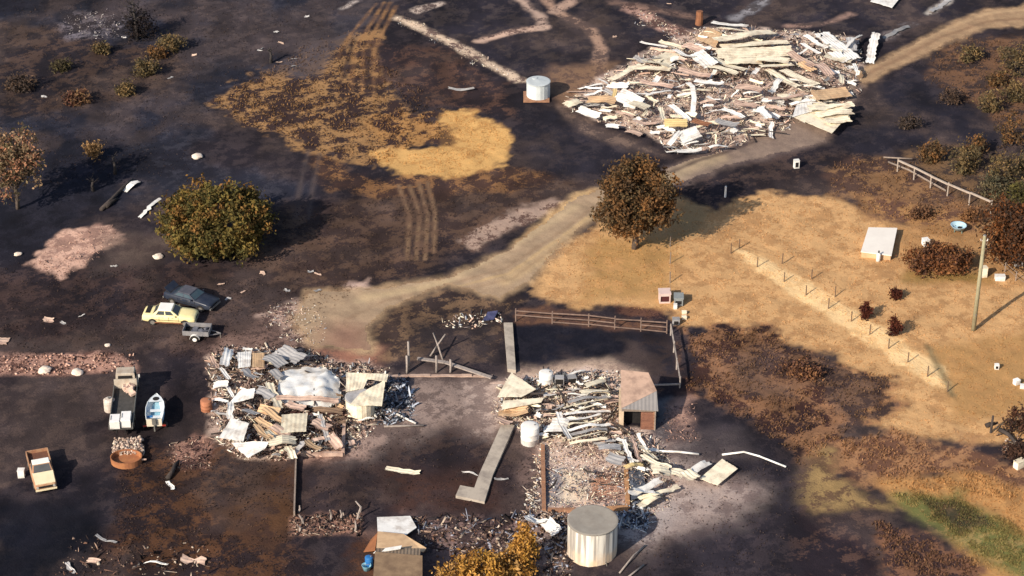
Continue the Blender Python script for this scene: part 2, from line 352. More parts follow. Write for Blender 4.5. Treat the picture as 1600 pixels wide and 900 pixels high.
layer([(595, 590), (640, 588), (645, 655), (600, 662)], (66, 70, 80), (120, 122, 130), .4, .5, .5)
RUIN1 = [(885, 162), (930, 125), (1010, 82), (1100, 42), (1200, 42), (1345, 60), (1345, 115), (1325, 165), (1250, 192), (1130, 238), (1055, 240), (1010, 208), (930, 186)]
RUIN2 = [(768, 596), (860, 580), (960, 580), (972, 660), (1030, 690), (1066, 735), (1040, 790), (985, 812), (850, 815), (842, 700), (780, 655)]
RUIN3 = [(325, 560), (352, 540), (470, 545), (540, 566), (610, 575), (600, 650), (540, 705), (470, 716), (385, 720), (335, 690)]
layer(RUIN1, (208, 184, 168), (150, 126, 116), .36, .5, .6)
layer(RUIN2, (214, 190, 176), (156, 132, 124), .36, .5, .6)
layer([(852, 735), (885, 738), (880, 790), (852, 785)], (120, 122, 134), (176, 170, 170), .45, .4, .4, .9)
layer([(880, 735), (925, 735), (925, 780), (880, 785)], (226, 206, 182), (190, 170, 160), .4, .4, .4, .9)
layer([(925, 738), (976, 740), (976, 785), (920, 780)], (196, 142, 112), (150, 116, 100), .42, .4, .4, .9)
layer(RUIN3, (196, 170, 154), (104, 84, 78), .46, .5, .7)
_lum = CA.mean(1); _dk = np.clip((0.085 - _lum) / 0.04, 0, 1)
_n1 = fbm(fx / 7 + warp1 * .4, fy / 9, 301, 5); _n2 = fbm(fx / 2.4, fy / 3.4, 311, 4)
_w = (np.clip((_n1 - .50) / .16, 0, 1) * .55 * _dk)[:, None]
CA[:] = CA * (1 - _w) + np.array(alb(92, 77, 72)) * _w; CB[:] = CB * (1 - _w) + np.array(alb(112, 92, 82)) * _w
_w = (np.clip((.46 - _n1) / .14, 0, 1) * .5 * _dk)[:, None]
CA[:] = CA * (1 - _w) + np.array(alb(40, 36, 43)) * _w
CA *= (1 + (_n2 - .5) * 1.1 * _dk)[:, None]; CB *= (1 + (_n2 - .5) * 1.1 * _dk)[:, None]
_f = (1 - .22 * _dk)[:, None] * (1 + np.array([[-.04, -.01, .05]]) * _dk[:, None])
CA *= _f; CB *= _f
# pale ash blown out round the burnt houses
layer([(985, 700), (1060, 700), (1120, 745), (1165, 765), (1130, 800), (1050, 830), (1000, 850), (975, 800)], (186, 168, 160), (152, 134, 128), .4, 3.0, .8, .9)
layer([(600, 590), (775, 590), (800, 640), (770, 680), (690, 660), (640, 690), (600, 700), (540, 720), (560, 660)], (158, 138, 129), (116, 100, 95), .42, 2.2, .9, .82)
layer([(720, 590), (790, 592), (800, 660), (770, 690), (740, 650)], (196, 174, 162), (150, 130, 122), .4, 1.2, .8, .8)
layer([(845, 800), (885, 800), (880, 890), (845, 900), (800, 860)], (160, 142, 136), (90, 78, 78), .5, 1.2, .8, .7)
layer([(960, 790), (1030, 770), (1060, 800), (1010, 850), (970, 850)], (176, 164, 160), (110, 100, 102), .42, 1.2, .8, .75)
layer([(330, 545), (420, 500), (470, 545), (420, 570), (350, 575)], (140, 112, 102), (86, 68, 64), .5, 1.0, 1, .6)
layer([(780, 680), (850, 680), (850, 810), (800, 800), (815, 740)], (122, 102, 95), (84, 72, 70), .45, 1.2, .8, .6)
layer([(1040, 660), (1150, 670), (1180, 715), (1050, 720)], (92, 82, 82), (76, 68, 70), .45, 1.5, .6, .7)
layer([(870, 165), (935, 195), (1010, 225), (1060, 250), (1000, 240), (900, 205)], (132, 110, 98), (90, 76, 72), .45, .8, .5, .8)
layer([(400, 500), (470, 470), (520, 500), (500, 560), (430, 560), (330, 545)], (132, 106, 96), (84, 68, 64), .5, 1.2, 1, .6)
layer([(560, 830), (700, 815), (850, 830), (850, 900), (680, 900)], (118, 98, 94), (72, 60, 60), .5, 1.2, 1, .6)
layer([(478, 655), (538, 652), (536, 712), (474, 714)], (176, 142, 122), (96, 76, 70), .5, .4, .4, .9)
layer([(975, 735), (1012, 733), (1014, 785), (982, 790)], (58, 66, 84), (84, 90, 104), .4, .3, .3)
# dusty verge along the drive
ROADS = [
    [(1680, -12), (1600, 8), (1530, 18), (1470, 42), (1400, 80), (1335, 116), (1345, 134), (1400, 109), (1470, 72), (1545, 45), (1600, 42), (1680, 38)],
    [(1335, 116), (1300, 155), (1225, 192), (1150, 228), (1060, 250), (1020, 272), (1042, 300), (1130, 264), (1200, 246), (1290, 224), (1345, 134)],
    [(1020, 272), (930, 296), (890, 312), (790, 388), (700, 432), (600, 448), (480, 455), (452, 500), (495, 548), (582, 548), (578, 512), (610, 480), (700, 446), (780, 470), (835, 440), (868, 396), (925, 350), (1040, 297)],
]
layer(ROADS[0], (184, 152, 118), (160, 130, 102), .4, .6, .3)
layer(ROADS[1], (124, 106, 98), (98, 84, 82), .4, .8, .4)
layer(ROADS[2], (186, 156, 122), (158, 130, 102), .4, .8, .5)
layer([(860, 330), (925, 296), (935, 305), (870, 345), (800, 385)], (214, 176, 126), (186, 150, 108), .4, .6, .4, .9)

_ang = fx * .8 + fy * .6; _acr = -fx * .6 + fy * .8
TH += (fbm(fx / 1.3, fy / 1.5, 501, 4) - .5) * 1.5 + (fbm(_ang / 2.2, _acr / .7, 511, 3) - .5) * .8
TH = np.clip(TH, -.2, 1.2)
zz = np.where(inside, hgt(fx, fy), 0.0)
zz = zz + np.where(inside, (ROUGH - 1.0) * 0.22 * (fbm(fx / 0.7, fy / 0.7, 77, 3) - 0.4), 0)
gm = bpy.data.meshes.new('ground')
idx = np.arange(NX * NY).reshape(NY, NX)
quads = np.stack([idx[:-1, :-1], idx[:-1, 1:], idx[1:, 1:], idx[1:, :-1]], -1).reshape(-1, 4)
def np_mesh(me, verts, quads):
    me.vertices.add(len(verts)); me.vertices.foreach_set('co', np.asarray(verts, np.float32).ravel())
    me.loops.add(quads.size); me.loops.foreach_set('vertex_index', quads.astype(np.int32).ravel())
    me.polygons.add(len(quads)); me.polygons.foreach_set('loop_start', np.arange(0, quads.size, quads.shape[1], dtype=np.int32))
    me.update(calc_edges=True); me.validate()
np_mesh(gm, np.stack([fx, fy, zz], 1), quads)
def paint(me, ca, cb, th):
    for nm, c in (('tone_a', ca), ('tone_b', cb)):
        a = me.attributes.new(nm, 'FLOAT_COLOR', 'POINT'); arr = np.ones((len(c), 4), np.float32); arr[:, :3] = c
        a.data.foreach_set('color', arr.ravel())
    a = me.attributes.new('share', 'FLOAT', 'POINT'); a.data.foreach_set('value', th.astype(np.float32))
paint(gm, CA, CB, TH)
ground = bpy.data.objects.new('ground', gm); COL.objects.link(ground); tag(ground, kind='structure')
gm.shade_smooth()
def earth_mat(name, coarse=1.5, fine=6.0, bump=0.55, contrast=0.045):
    m = bpy.data.materials.new(name); t, N, L, b = nodes_of(m)
    tc = N.new('ShaderNodeTexCoord')
    def noise(sc, det, ro=0.65):
        n = N.new('ShaderNodeTexNoise'); n.inputs['Scale'].default_value = sc; n.inputs['Detail'].default_value = det; n.inputs['Roughness'].default_value = ro
        L.new(tc.outputs['Object'], n.inputs['Vector']); return n.outputs[0]
    def mth(op, a, b2):
        n = N.new('ShaderNodeMath'); n.operation = op
        for k, q in enumerate((a, b2)):
            if isinstance(q, (int, float)): n.inputs[k].default_value = q
            else: L.new(q, n.inputs[k])
        return n.outputs[0]
    A = N.new('ShaderNodeAttribute'); A.attribute_name = 'tone_a'
    B = N.new('ShaderNodeAttribute'); B.attribute_name = 'tone_b'
    T = N.new('ShaderNodeAttribute'); T.attribute_name = 'share'
    n = mth('ADD', mth('MULTIPLY', noise(coarse, 8, 0.7), 0.75), mth('MULTIPLY', noise(fine, 5), 0.25))
    # n is near 0.5 +- 0.12 ; the share of tone b sets the threshold
    thr = mth('ADD', 0.5, mth('MULTIPLY', mth('SUBTRACT', T.outputs['Fac'], 0.5), 0.34))
    d = mth('SUBTRACT', thr, n)
    mr = N.new('ShaderNodeMapRange'); mr.inputs[1].default_value = -contrast; mr.inputs[2].default_value = contrast; L.new(d, mr.inputs[0])
    mx = N.new('ShaderNodeMix'); mx.data_type = 'RGBA'; L.new(mr.outputs[0], mx.inputs[0]); L.new(A.outputs['Color'], mx.inputs[6]); L.new(B.outputs['Color'], mx.inputs[7])
    v = N.new('ShaderNodeMapRange'); v.inputs[1].default_value = 0.25; v.inputs[2].default_value = 0.75; v.inputs[3].default_value = 0.62; v.inputs[4].default_value = 1.36
    L.new(mth('ADD', mth('MULTIPLY', noise(9.0, 6, 0.75), 0.6), mth('MULTIPLY', noise(0.35, 5), 0.4)), v.inputs[0])
    hs = N.new('ShaderNodeHueSaturation'); L.new(mx.outputs[2], hs.inputs['Color']); L.new(v.outputs[0], hs.inputs['Value'])
    L.new(hs.outputs[0], b.inputs['Base Color']); b.inputs['Roughness'].default_value = 0.95; b.inputs['Specular IOR Level'].default_value = 0.1
    bp = N.new('ShaderNodeBump'); bp.inputs['Strength'].default_value = bump; bp.inputs['Distance'].default_value = 0.12
    L.new(mth('ADD', noise(5, 8, 0.7), mth('MULTIPLY', n, 0.5)), bp.inputs['Height']); L.new(bp.outputs[0], b.inputs['Normal'])
    return m
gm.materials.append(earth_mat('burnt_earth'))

# roads: the same cells lifted a few millimetres
road_mat = earth_mat('road_gravel', 0.8, 8.0, 0.25, 0.12)
for k, pts in enumerate(ROADS):
    d = sdf(fx, fy, wp(pts)) + warp1 * 0.35 + warp2 * 0.3
    cin = (d < -0.25)[quads].all(1) & inside[quads].all(1)
    qs = quads[cin]; used, inv = np.unique(qs, return_inverse=True); inv = inv.reshape(-1, 4)
    rm = bpy.data.meshes.new('dirt_road'); np_mesh(rm, np.stack([fx[used], fy[used], zz[used] + 0.006 + 0.003 * k], 1), inv)
    ca, cb, th = [(alb(176, 146, 114), alb(150, 122, 97), .4), (alb(146, 126, 112), alb(126, 108, 99), .4), (alb(176, 151, 124), alb(156, 132, 108), .42)][k]
    ca = np.tile(ca, (len(used), 1)); cb = np.tile(cb, (len(used), 1)); th = np.full(len(used), th)
    ux, uy = fx[used], fy[used]
    def rs(pl, w, c, op, soft=.3):
        wgt = (sm(linedist(ux, uy, wp(pl)) - w / 2 + warp2[used] * .15, soft) * op)[:, None]
        ca[:] = ca * (1 - wgt) + np.array(alb(*c)) * wgt; cb[:] = cb * (1 - wgt) + np.array(alb(*c)) * .85 * wgt
    if k == 0:
        rs([(1330, 128), (1400, 94), (1470, 58), (1540, 34), (1640, 26)], .5, (146, 116, 92), .8)
        rs([(1335, 118), (1400, 84), (1470, 48), (1540, 22), (1640, 12)], .4, (196, 164, 128), .7)
    if k == 1:
        rs([(1035, 285), (1075, 262), (1120, 247)], 2.0, (178, 156, 128), .9, .9)
        rs([(1050, 268), (1090, 252), (1180, 222)], .5, (88, 74, 70), .8)
    if k == 2:
        rs([(900, 322), (810, 380), (700, 440), (560, 470)], .8, (202, 176, 140), .7, .6)
        rs([(925, 345), (840, 410), (790, 440)], 1.2, (200, 170, 130), .7, .6)
        rs([(700, 440), (640, 455), (570, 462)], .7, (190, 165, 130), .7, .6)
        for pl in ([(1010, 285), (930, 322), (860, 375), (790, 420), (700, 445), (600, 470), (540, 500)], [(1020, 292), (932, 340), (868, 388), (800, 436), (720, 452), (620, 482), (560, 520)]):
            rs(pl, .35, (152, 125, 100), .5, .25)
        rs([(1015, 289), (931, 331), (864, 381), (795, 428), (710, 449)], .3, (204, 172, 128), .7, .2)
        rs([(545, 545), (540, 525)], 4, (150, 112, 96), .8, 2)
    paint(rm, ca, cb, th); rm.materials.append(road_mat); rm.shade_smooth()
    ro = bpy.data.objects.new('dirt_road', rm); COL.objects.link(ro); tag(ro, kind='structure')

# ------------------------------------------------------------------ ground cover (nobody could count it)
rng = np.random.default_rng(5)
def tufts(name, polys, n, hmin, hmax, wid, cols, dark=0.0, label=None, fromground=0.6, gain=1.0):
    xs = []; ys = []
    for poly, share in polys:
        w = np.array(wp(poly)); k = int(n * share)
        a = rng.uniform(w.min(0), w.max(0), (k * 4, 2)); d = sdf(a[:, 0], a[:, 1], [tuple(q) for q in w])
        d = d + (fbm(a[:, 0] / 3, a[:, 1] / 3, 21, 4) - .5) * 4
        clump = fbm(a[:, 0] / 1.1, a[:, 1] / 1.1, 90, 3)
        a = a[(d < 0) & (clump > rng.uniform(.3, .62, len(a)))][:k]; xs.append(a[:, 0]); ys.append(a[:, 1])
    x = np.concatenate(xs); y = np.concatenate(ys); k = len(x)
    ix = np.clip(np.searchsorted(XS, x), 0, NX - 1); iy = np.clip(np.searchsorted(YS, y), 0, NY - 1)
    z = hgt(x, y); gi = iy * NX + ix; z = zz[gi] * .5 + z * .5
    V = []; Tt = []
    for b in range(3):
        th = rng.uniform(0, 2 * np.pi, k); hh = rng.uniform(hmin, hmax, k); ww = wid * rng.uniform(.6, 1.4, k)
        ln = rng.uniform(-.6, .6, (2, k)) * hh
        c, s = np.cos(th) * ww, np.sin(th) * ww
        V.append(np.stack([np.stack([x - c, y - s, z - .02], 1), np.stack([x + c, y + s, z - .02], 1), np.stack([x + ln[0], y + ln[1], z + hh], 1)], 1))
        mixf = rng.uniform(0, 1, (k, 1))
        base = CA[gi] * (1 - mixf) + CB[gi] * mixf
        pal = np.array(cols)[rng.integers(0, len(cols), k)]
        cc = (base * fromground + pal * (1 - fromground)) * rng.uniform(.75, 1.25, (k, 1)) * gain
        Tt.append(np.repeat(cc[:, None, :], 3, 1))
    V = np.concatenate(V).reshape(-1, 3); Tt = np.concatenate(Tt).reshape(-1, 3)
    me = bpy.data.meshes.new(name); np_mesh(me, V, np.arange(len(V)).reshape(-1, 3))
    o = bpy.data.objects.new(name, me); COL.objects.link(o); set_tint(o, Tt)
    me.materials.append(attr_mat('grass_blades', transl=0.25)); return tag(o, label, 'grass', kind='stuff')
STRAW = [(925, 345), (1040, 298), (1110, 330), (1190, 298), (1300, 308), (1380, 340), (1500, 370), (1600, 360), (1600, 700), (1440, 690), (1340, 660), (1300, 560), (1150, 520), (1060, 510), (960, 482), (840, 472), (860, 400)]
tufts('dry_grass', [(STRAW, .62), ([(690, 168), (745, 175), (806, 235), (700, 277), (590, 250), (690, 226)], .1), ([(1350, 745), (1480, 738), (1600, 775), (1600, 900), (1540, 900), (1480, 822)], .28)],
      10000, .05, .12, .045, [alb(240, 192, 130), alb(222, 172, 112), alb(236, 186, 124), alb(190, 146, 96)], label='short dry straw grass covering the unburnt paddock', fromground=.85, gain=1.12)
SCRUB = [([(335, 155), (430, 98), (545, 45), (598, 100), (705, 172), (665, 232), (560, 262), (400, 202)], .32), ([(1060, 514), (1200, 522), (1395, 590), (1330, 690), (1260, 735), (1080, 610)], .26),
         ([(1270, 690), (1400, 668), (1600, 740), (1600, 780), (1380, 765)], .14), ([(1290, 250), (1400, 248), (1600, 330), (1480, 372), (1300, 302)], .1), ([(1480, 60), (1600, 60), (1600, 220), (1440, 120)], .08), ([(1375, 815), (1530, 890), (1375, 900)], .1)]
tufts('scorched_grass', SCRUB, 8000, .06, .22, .07, [alb(196, 150, 98), alb(150, 108, 76), alb(90, 66, 58), alb(210, 164, 108)], label='patchy scorched brown grass at the edge of the burnt ground', fromground=.85, gain=1.15)
tufts('green_grass', [([(1420, 776), (1500, 772), (1640, 862), (1640, 920), (1520, 848)], 1)], 2600, .06, .18, .05, [alb(118, 118, 68), alb(140, 130, 80), alb(90, 94, 56)], label='green damp grass strip in the lower right corner', gain=1.25)
BURNT = [([(0, 0), (600, 0), (330, 170), (300, 260), (0, 300)], .3), ([(0, 410), (560, 440), (430, 560), (0, 560)], .22), ([(440, 330), (900, 275), (600, 445), (400, 420)], .16), ([(200, 700), (460, 720), (460, 900), (130, 900)], .18), ([(1000, 640), (1250, 740), (1240, 900), (980, 900)], .08), ([(600, 660), (830, 690), (840, 800), (480, 800)], .06)]
tufts('burnt_stubble', BURNT, 9000, .03, .12, .07, [alb(60, 54, 56), alb(90, 76, 72), alb(120, 100, 88), alb(74, 62, 60)], label='blackened stubble scattered over the burnt ground', fromground=.5)

# ------------------------------------------------------------------ shared materials
M_cream = mat('cream_sheet', (.82, .73, .55), (.46, .36, .26), .9, .8, .6, 0.0, .2, .18, lo=.46, hi=.66)
M_white = mat('white_sheet', (.82, .79, .74), (.44, .38, .33), .9, .75, .55, 0, .2, .18, lo=.47, hi=.66)
M_grey = mat('grey_sheet', (.48, .46, .45), (.26, .24, .23), 1.2, .7, .55, .2, .2, .3)
M_pink = mat('scorched_pink_sheet', alb(226, 196, 176), alb(160, 128, 114), 1.0, .8, .7, 0, .2, .25)
M_tan = mat('tan_sheet', alb(228, 192, 150), alb(170, 132, 100), .9, .6, .65, 0, .15, .15)
M_yel = mat('yellow_sheet', alb(236, 210, 150), alb(190, 155, 104), .9, .6, .65, 0, .15, .1)
M_rust = mat('rusty_sheet', (.30, .13, .065), (.14, .06, .035), 2.0, .8, .85, 0, .3, .2)
M_brown = mat('brown_sheet', (.25, .16, .10), (.12, .08, .055), 1.5, .7, .8, 0, .2, .25)
M_char = mat('charred_timber', (.035, .028, .026), (.09, .07, .06), 3, .7, .95, 0, .5, .3)
M_wood = mat('weathered_timber', (.30, .235, .19), (.16, .12, .10), 4, .7, .9, 0, .3, .2)
M_ashw = mat('ash_timber', (.40, .34, .30), (.2, .16, .14), 4, .7, .9, 0, .3, .2)
M_conc = mat('concrete', (.42, .36, .295), (.22, .185, .16), .7, .85, .9, 0, .3, lo=.44, hi=.64)
M_brick = mat('scorched_brick', (.36, .19, .11), (.22, .11, .07), 3, .8, .9, 0, .4)
M_glass = mat('dark_glass', (.05, .06, .065), (.03, .03, .035), 1, .5, .12)
M_tyre = mat('tyre_rubber', (.022, .021, .02), (.04, .036, .034), 6, .6, .9)
M_rim = mat('wheel_rim', (.30, .28, .25), (.16, .13, .11), 5, .6, .5, .4)
M_dark = mat('dark_void', (.015, .013, .013), (.03, .026, .025), 3, .5, .9)
M_lamp = mat('lamp_lens', (.45, .43, .38), (.3, .28, .25), 5, .5, .25)
SHEETM = {'c': M_cream, 'w': M_white, 'g': M_grey, 'p': M_pink, 't': M_tan, 'y': M_yel, 'r': M_rust, 'b': M_brown, 'k': M_char}
def jit(a): return random.uniform(-a, a)

# ------------------------------------------------------------------ TREES
def leaf_cloud(name, centre, rad, nclump, nleaf, leaf, cols, parent, seed, clump_r=.7, flat=0.25, hollow=.45, lump_k=1.0):
    rg = np.random.default_rng(seed)
    d = rg.normal(size=(nclump, 3)); d /= np.linalg.norm(d, axis=1)[:, None]
    rr = hollow + (1 - hollow) * rg.uniform(0, 1, (nclump, 1)) ** .6
    lump = 1 + lump_k * .22 * np.sin(d[:, :1] * 5 + seed) * np.cos(d[:, 1:2] * 4 + seed * 2) + lump_k * .14 * rg.normal(size=(nclump, 1))
    cc = d * rr * lump * np.array(rad); cc[:, 2] = np.maximum(cc[:, 2], -rad[2] * (1 - flat))
    cc += np.array(centre)
    n = nclump * nleaf
    ci = np.repeat(np.arange(nclump), nleaf)
    off = rg.normal(size=(n, 3)) * clump_r * .5 * rg.uniform(.6, 1.3, (nclump, 1))[ci]
    p = cc[ci] + off; p[:, 2] = np.maximum(p[:, 2], .06)
    a = rg.normal(size=(n, 3)); a /= np.linalg.norm(a, axis=1)[:, None]
    b = rg.normal(size=(n, 3)); b -= a * (a * b).sum(1)[:, None]; b /= np.linalg.norm(b, axis=1)[:, None]
    s = leaf * rg.uniform(.6, 1.4, (n, 1))
    V = np.stack([p - a * s, p + b * s * .5, p + a * s, p - b * s * .5], 1).reshape(-1, 3)
    pal = np.array(cols); base = pal[rg.integers(0, len(pal), nclump)][ci] * .65 + pal[rg.integers(0, len(pal), n)] * .35
    base = base * rg.uniform(.75, 1.3, (n, 1))
    me = bpy.data.meshes.new(name); np_mesh(me, V, np.arange(4 * n).reshape(-1, 4))
    o = bpy.data.objects.new(name, me); COL.objects.link(o); o.parent = parent
    set_tint(o, np.repeat(base, 4, 0)); me.materials.append(attr_mat('leaves', transl=.2)); return o, cc
M_bark = mat('bark', (.16, .12, .095), (.06, .045, .04), 4, .8, .95, 0, .5)
M_bbark = mat('burnt_bark', (.03, .026, .026), (.08, .065, .06), 4, .6, .95, 0, .5)
def tree(name, label, u, v, zc, rad, nclump, nleaf, leaf, cols, seed, trunk_r=.22, cat='tree', group=None, bark=None, clump_r=.8, flat=.1, hollow=.45, lean=(0, 0), lump_k=1.0):
    g = G(u, v); t = thing(name, label, cat, g, 0, group)
    crown, cc = leaf_cloud('crown', (lean[0], lean[1], zc), rad, nclump, nleaf, leaf, cols, t, seed, clump_r, flat, hollow, lump_k)
    rg = random.Random(seed); mb = MB()
    top = Vector((lean[0] * .8, lean[1] * .8, zc + rad[2] * .3))
    mb.tube([(0, 0, -.15), (lean[0] * .2 + .05, lean[1] * .2, zc * .3), (lean[0] * .5, lean[1] * .5, zc * .65), top], [trunk_r * 1.25, trunk_r, trunk_r * .75, trunk_r * .3], 9)
    for i in rg.sample(range(nclump), min(14, nclump)):
        e = Vector(cc[i]); st = Vector((lean[0] * .4, lean[1] * .4, rg.uniform(.3, .8) * zc))
        mid = (st + e) / 2 + Vector((0, 0, -.15 * (e - st).length))
        mb.tube([st, mid, e], [trunk_r * .45, trunk_r * .25, trunk_r * .08], 6)
    mb.build('trunk', bark or M_bark, t, True); return t
GREEN = [alb(116, 102, 56), alb(98, 90, 50), alb(136, 114, 60), alb(80, 76, 44), alb(138, 98, 54), alb(68, 64, 40)]
BROWN = [alb(122, 88, 56), alb(104, 79, 54), alb(140, 98, 58), alb(82, 67, 50), alb(104, 88, 62), alb(70, 58, 46)]
GREYB = [alb(150, 122, 96), alb(120, 104, 78), alb(170, 140, 110), alb(96, 88, 62), alb(176, 120, 92), alb(84, 76, 58)]
OLIVE = [alb(126, 104, 70), alb(104, 92, 64), alb(86, 78, 58), alb(142, 114, 76), alb(72, 64, 52)]
GOLD = [alb(190, 144, 66), alb(164, 122, 58), alb(214, 160, 84), alb(140, 96, 44), alb(190, 150, 96)]
tree('green_tree', 'broad olive green tree with rusty tips standing above the two parked cars', 340, 392, 3.05, (4.75, 4.3, 3.0), 420, 60, .17, GREEN, 11, .3, clump_r=.62, flat=.0, hollow=.6, lump_k=.45)
tree('brown_tree', 'rust brown rounded tree with a short trunk at the bend of the dirt drive', 992, 388, height_to(992, 388, 309), (3.2, 3.1, 3.15), 340, 60, .16, BROWN, 23, .26, clump_r=.65, hollow=.5)
tree('scorched_tree', 'grey brown scorched tree with thin foliage at the left edge', 28, 326, height_to(28, 326, 252), (2.7, 2.7, 3.0), 95, 46, .17, GREYB, 31, .17, clump_r=.75, hollow=.3)
tree('dark_tree', 'dark brown tree behind the power pole at the right edge', 1578, 408, 3.2, (2.6, 2.6, 2.9), 150, 50, .16, [alb(104, 66, 40), alb(74, 56, 44), alb(60, 50, 44), alb(128, 78, 42)], 41, .22)
tree('half_green_tree', 'dark tree with a green top at the right edge above the brown one', 1606, 352, 2.6, (1.7, 1.7, 1.8), 80, 45, .15, [alb(84, 78, 44), alb(64, 62, 46), alb(104, 96, 50)], 43, .16)
tree('golden_shrub', 'golden orange leafy shrub at the bottom edge beside the big tank', 757, 924, 1.35, (2.7, 2.0, 1.35), 110, 60, .15, GOLD, 51, .12, 'shrub', clump_r=.6, hollow=.4)
tree('golden_shrub', 'taller golden spray of foliage left of the big water tank', 818, 886, 1.7, (.95, .9, 1.7), 50, 50, .14, GOLD, 52, .08, 'shrub', clump_r=.45, hollow=.3)
tree('brown_bush', 'wide rust brown bush beside the square white cover, under the blue tub', 1465, 420, 1.1, (2.9, 1.7, 1.1), 120, 50, .14, [alb(124, 78, 48), alb(98, 66, 50), alb(150, 104, 66), alb(80, 58, 48)], 61, .1, 'bush', clump_r=.55, hollow=.3)
shr = [  # u, v(base), rx, rz, palette, label
    (1585, 112, 1.8, 1.5, OLIVE, 'round olive shrub beside the end of the upper drive'),
    (1515, 95, 1.2, .9, OLIVE, 'low tan shrub below the bend of the upper drive'),
    (1560, 135, 1.1, .8, BROWN, 'small brown shrub below the round olive one at the right edge'),
    (1588, 158, 1.4, 1.0, OLIVE, 'dull olive shrub halfway up the right edge'),
    (1580, 228, 2.1, 1.8, BROWN, 'tall rusty brown shrub at the right edge above the timber fence'),
    (1548, 172, 1.2, .8, OLIVE, 'low olive shrub on the burnt slope left of the right edge'),
    (1565, 285, 2.0, 1.5, OLIVE, 'large olive shrub right of the timber fence'),
    (1555, 306, 1.5, 1.0, [alb(96, 92, 74), alb(78, 76, 60), alb(110, 96, 70)], 'grey green shrub against the far end of the timber fence'),
    (1505, 266, 1.7, 1.2, OLIVE, 'tan shrub just behind the middle of the timber fence'),
    (1455, 252, 1.4, 1.0, BROWN, 'reddish tan shrub behind the near end of the timber fence'),
    (1525, 240, 1.2, 1.0, BROWN, 'brown shrub on the slope well above the timber fence'),
    (1420, 200, 1.0, .7, [alb(62, 56, 56), alb(84, 70, 60)], 'dark scorched bush in the burnt hollow right of the upper ruin'),
    (1485, 160, 1.1, .7, [alb(70, 60, 58), alb(96, 76, 62)], 'dull scorched bush in the burnt hollow below the upper drive'),
    (1600, 265, 1.0, .8, OLIVE, 'small olive shrub cut by the right edge'),
    (1440, 340, 1.0, .5, [alb(126, 92, 66), alb(96, 70, 56)], 'low brown scrub above the square white cover'),
    (1520, 345, 1.0, .5, [alb(150, 108, 72), alb(112, 80, 58)], 'low brown scrub below the timber fence'),
    (268, 78, 1.3, .9, OLIVE, 'olive tan bush at the upper left, right of the black burnt tree'),
    (245, 90, .9, .6, BROWN, 'brown bush left of the olive tan bush at the upper left'),
    (228, 118, 1.3, .9, OLIVE, 'straw coloured bush below the burnt tree at the upper left'),
    (198, 148, .9, .6, OLIVE, 'small straw tinted bush on the burnt slope at the upper left'),
    (160, 82, .8, .6, OLIVE, 'tan tuft beside the pale stones at the upper left'),
    (98, 108, 1.0, .5, [alb(88, 80, 52), alb(70, 62, 50)], 'dark olive low bush far left on the burnt slope'),
    (35, 140, 1.5, .6, [alb(74, 64, 58), alb(96, 76, 62), alb(60, 52, 50)], 'dark scorched bush at the far left edge'),
    (120, 160, 1.4, .5, [alb(110, 72, 60), alb(84, 62, 54), alb(130, 100, 70)], 'reddish scorched low bush above the grey brown tree'),
    (147, 246, .7, .9, [alb(158, 124, 84), alb(120, 96, 68)], 'thin tan sapling right of the grey brown tree'),
    (1255, 585, 1.3, .5, [alb(110, 76, 60), alb(84, 60, 52), alb(150, 106, 72)], 'scorched scrub patch on the burnt edge of the paddock'),
    (1590, 672, 1.2, 1.0, [alb(84, 56, 44), alb(60, 46, 42), alb(104, 70, 50)], 'dark brown shrub at the right edge near the burnt logs'),
    (1590, 718, .9, .7, [alb(84, 60, 48), alb(60, 46, 42)], 'low dark shrub under the burnt logs at the right edge'),
]
for i, (u, v, rx, rz, pal, lab) in enumerate(shr):
    big = rx > 1.25
    tree('scorched_shrub', lab, u, v, rz * .9, (rx, rx * .85, rz), 46 if big else 28, 30, .13, pal, 100 + i, .07, 'shrub', 'scrubby bushes on the slope' if u > 1380 or u < 300 else None, clump_r=.5, flat=.2, hollow=.3)
for (u, v, v2, r, lab) in ((1352, 499, 476, .38, 'small dark red brown upright shrub, left of the pair in the dry paddock'), (1396, 525, 499, .5, 'larger dark red brown upright shrub, right of the pair in the dry paddock'), (1399, 466, 454, .36, 'low dark tuft of scrub above the pair of upright shrubs in the paddock')):
    hh = height_to(u, v, v2)
    tree('paddock_shrub', lab, u, v, hh * .55, (r, r, hh * .5), 26, 40, .11, [alb(76, 36, 28), alb(60, 34, 30), alb(96, 52, 36)], int(u), .05, 'shrub', 'dark shrubs in the paddock', clump_r=.3, hollow=.2)
def burnt_tree(u, v, h, seed, label, n=9):
    t = thing('burnt_tree', label, 'tree', G(u, v), random.uniform(0, 6), 'burnt bare trees and stumps'); rg = random.Random(seed)
    MB().tube([(0, 0, -.1), (.1, .05, h * .5), (.0, .2, h)], [.2, .14, .05], 8).build('trunk', M_bbark, t, True)
    mb = MB()
    for k in range(n):
        z = rg.uniform(.35, .95) * h; a = rg.uniform(0, 6.28); l = rg.uniform(.25, .5) * h
        e = Vector((math.cos(a) * l * .7, math.sin(a) * l * .7, z + l * .5)); m = Vector((math.cos(a) * l * .4, math.sin(a) * l * .4, z + l * .15))
        mb.tube([(.05, .05, z), m, e], [.07, .045, .015], 5)
        for j in range(3):
            e2 = m + Vector((rg.uniform(-.6, .6), rg.uniform(-.6, .6), rg.uniform(.2, .7)))
            mb.tube([m, e2], [.03, .01], 4)
    mb.build('limbs', M_bbark, t, True)
burnt_tree(215, 62, 4.5, 3, 'black bare burnt tree at the top left behind the tan bushes', 14)
burnt_tree(180, 272, 1.9, 4, 'thin black burnt stump right of the tan sapling', 3)
burnt_tree(146, 298, 1.4, 5, 'short black burnt stump below the tan sapling', 3)
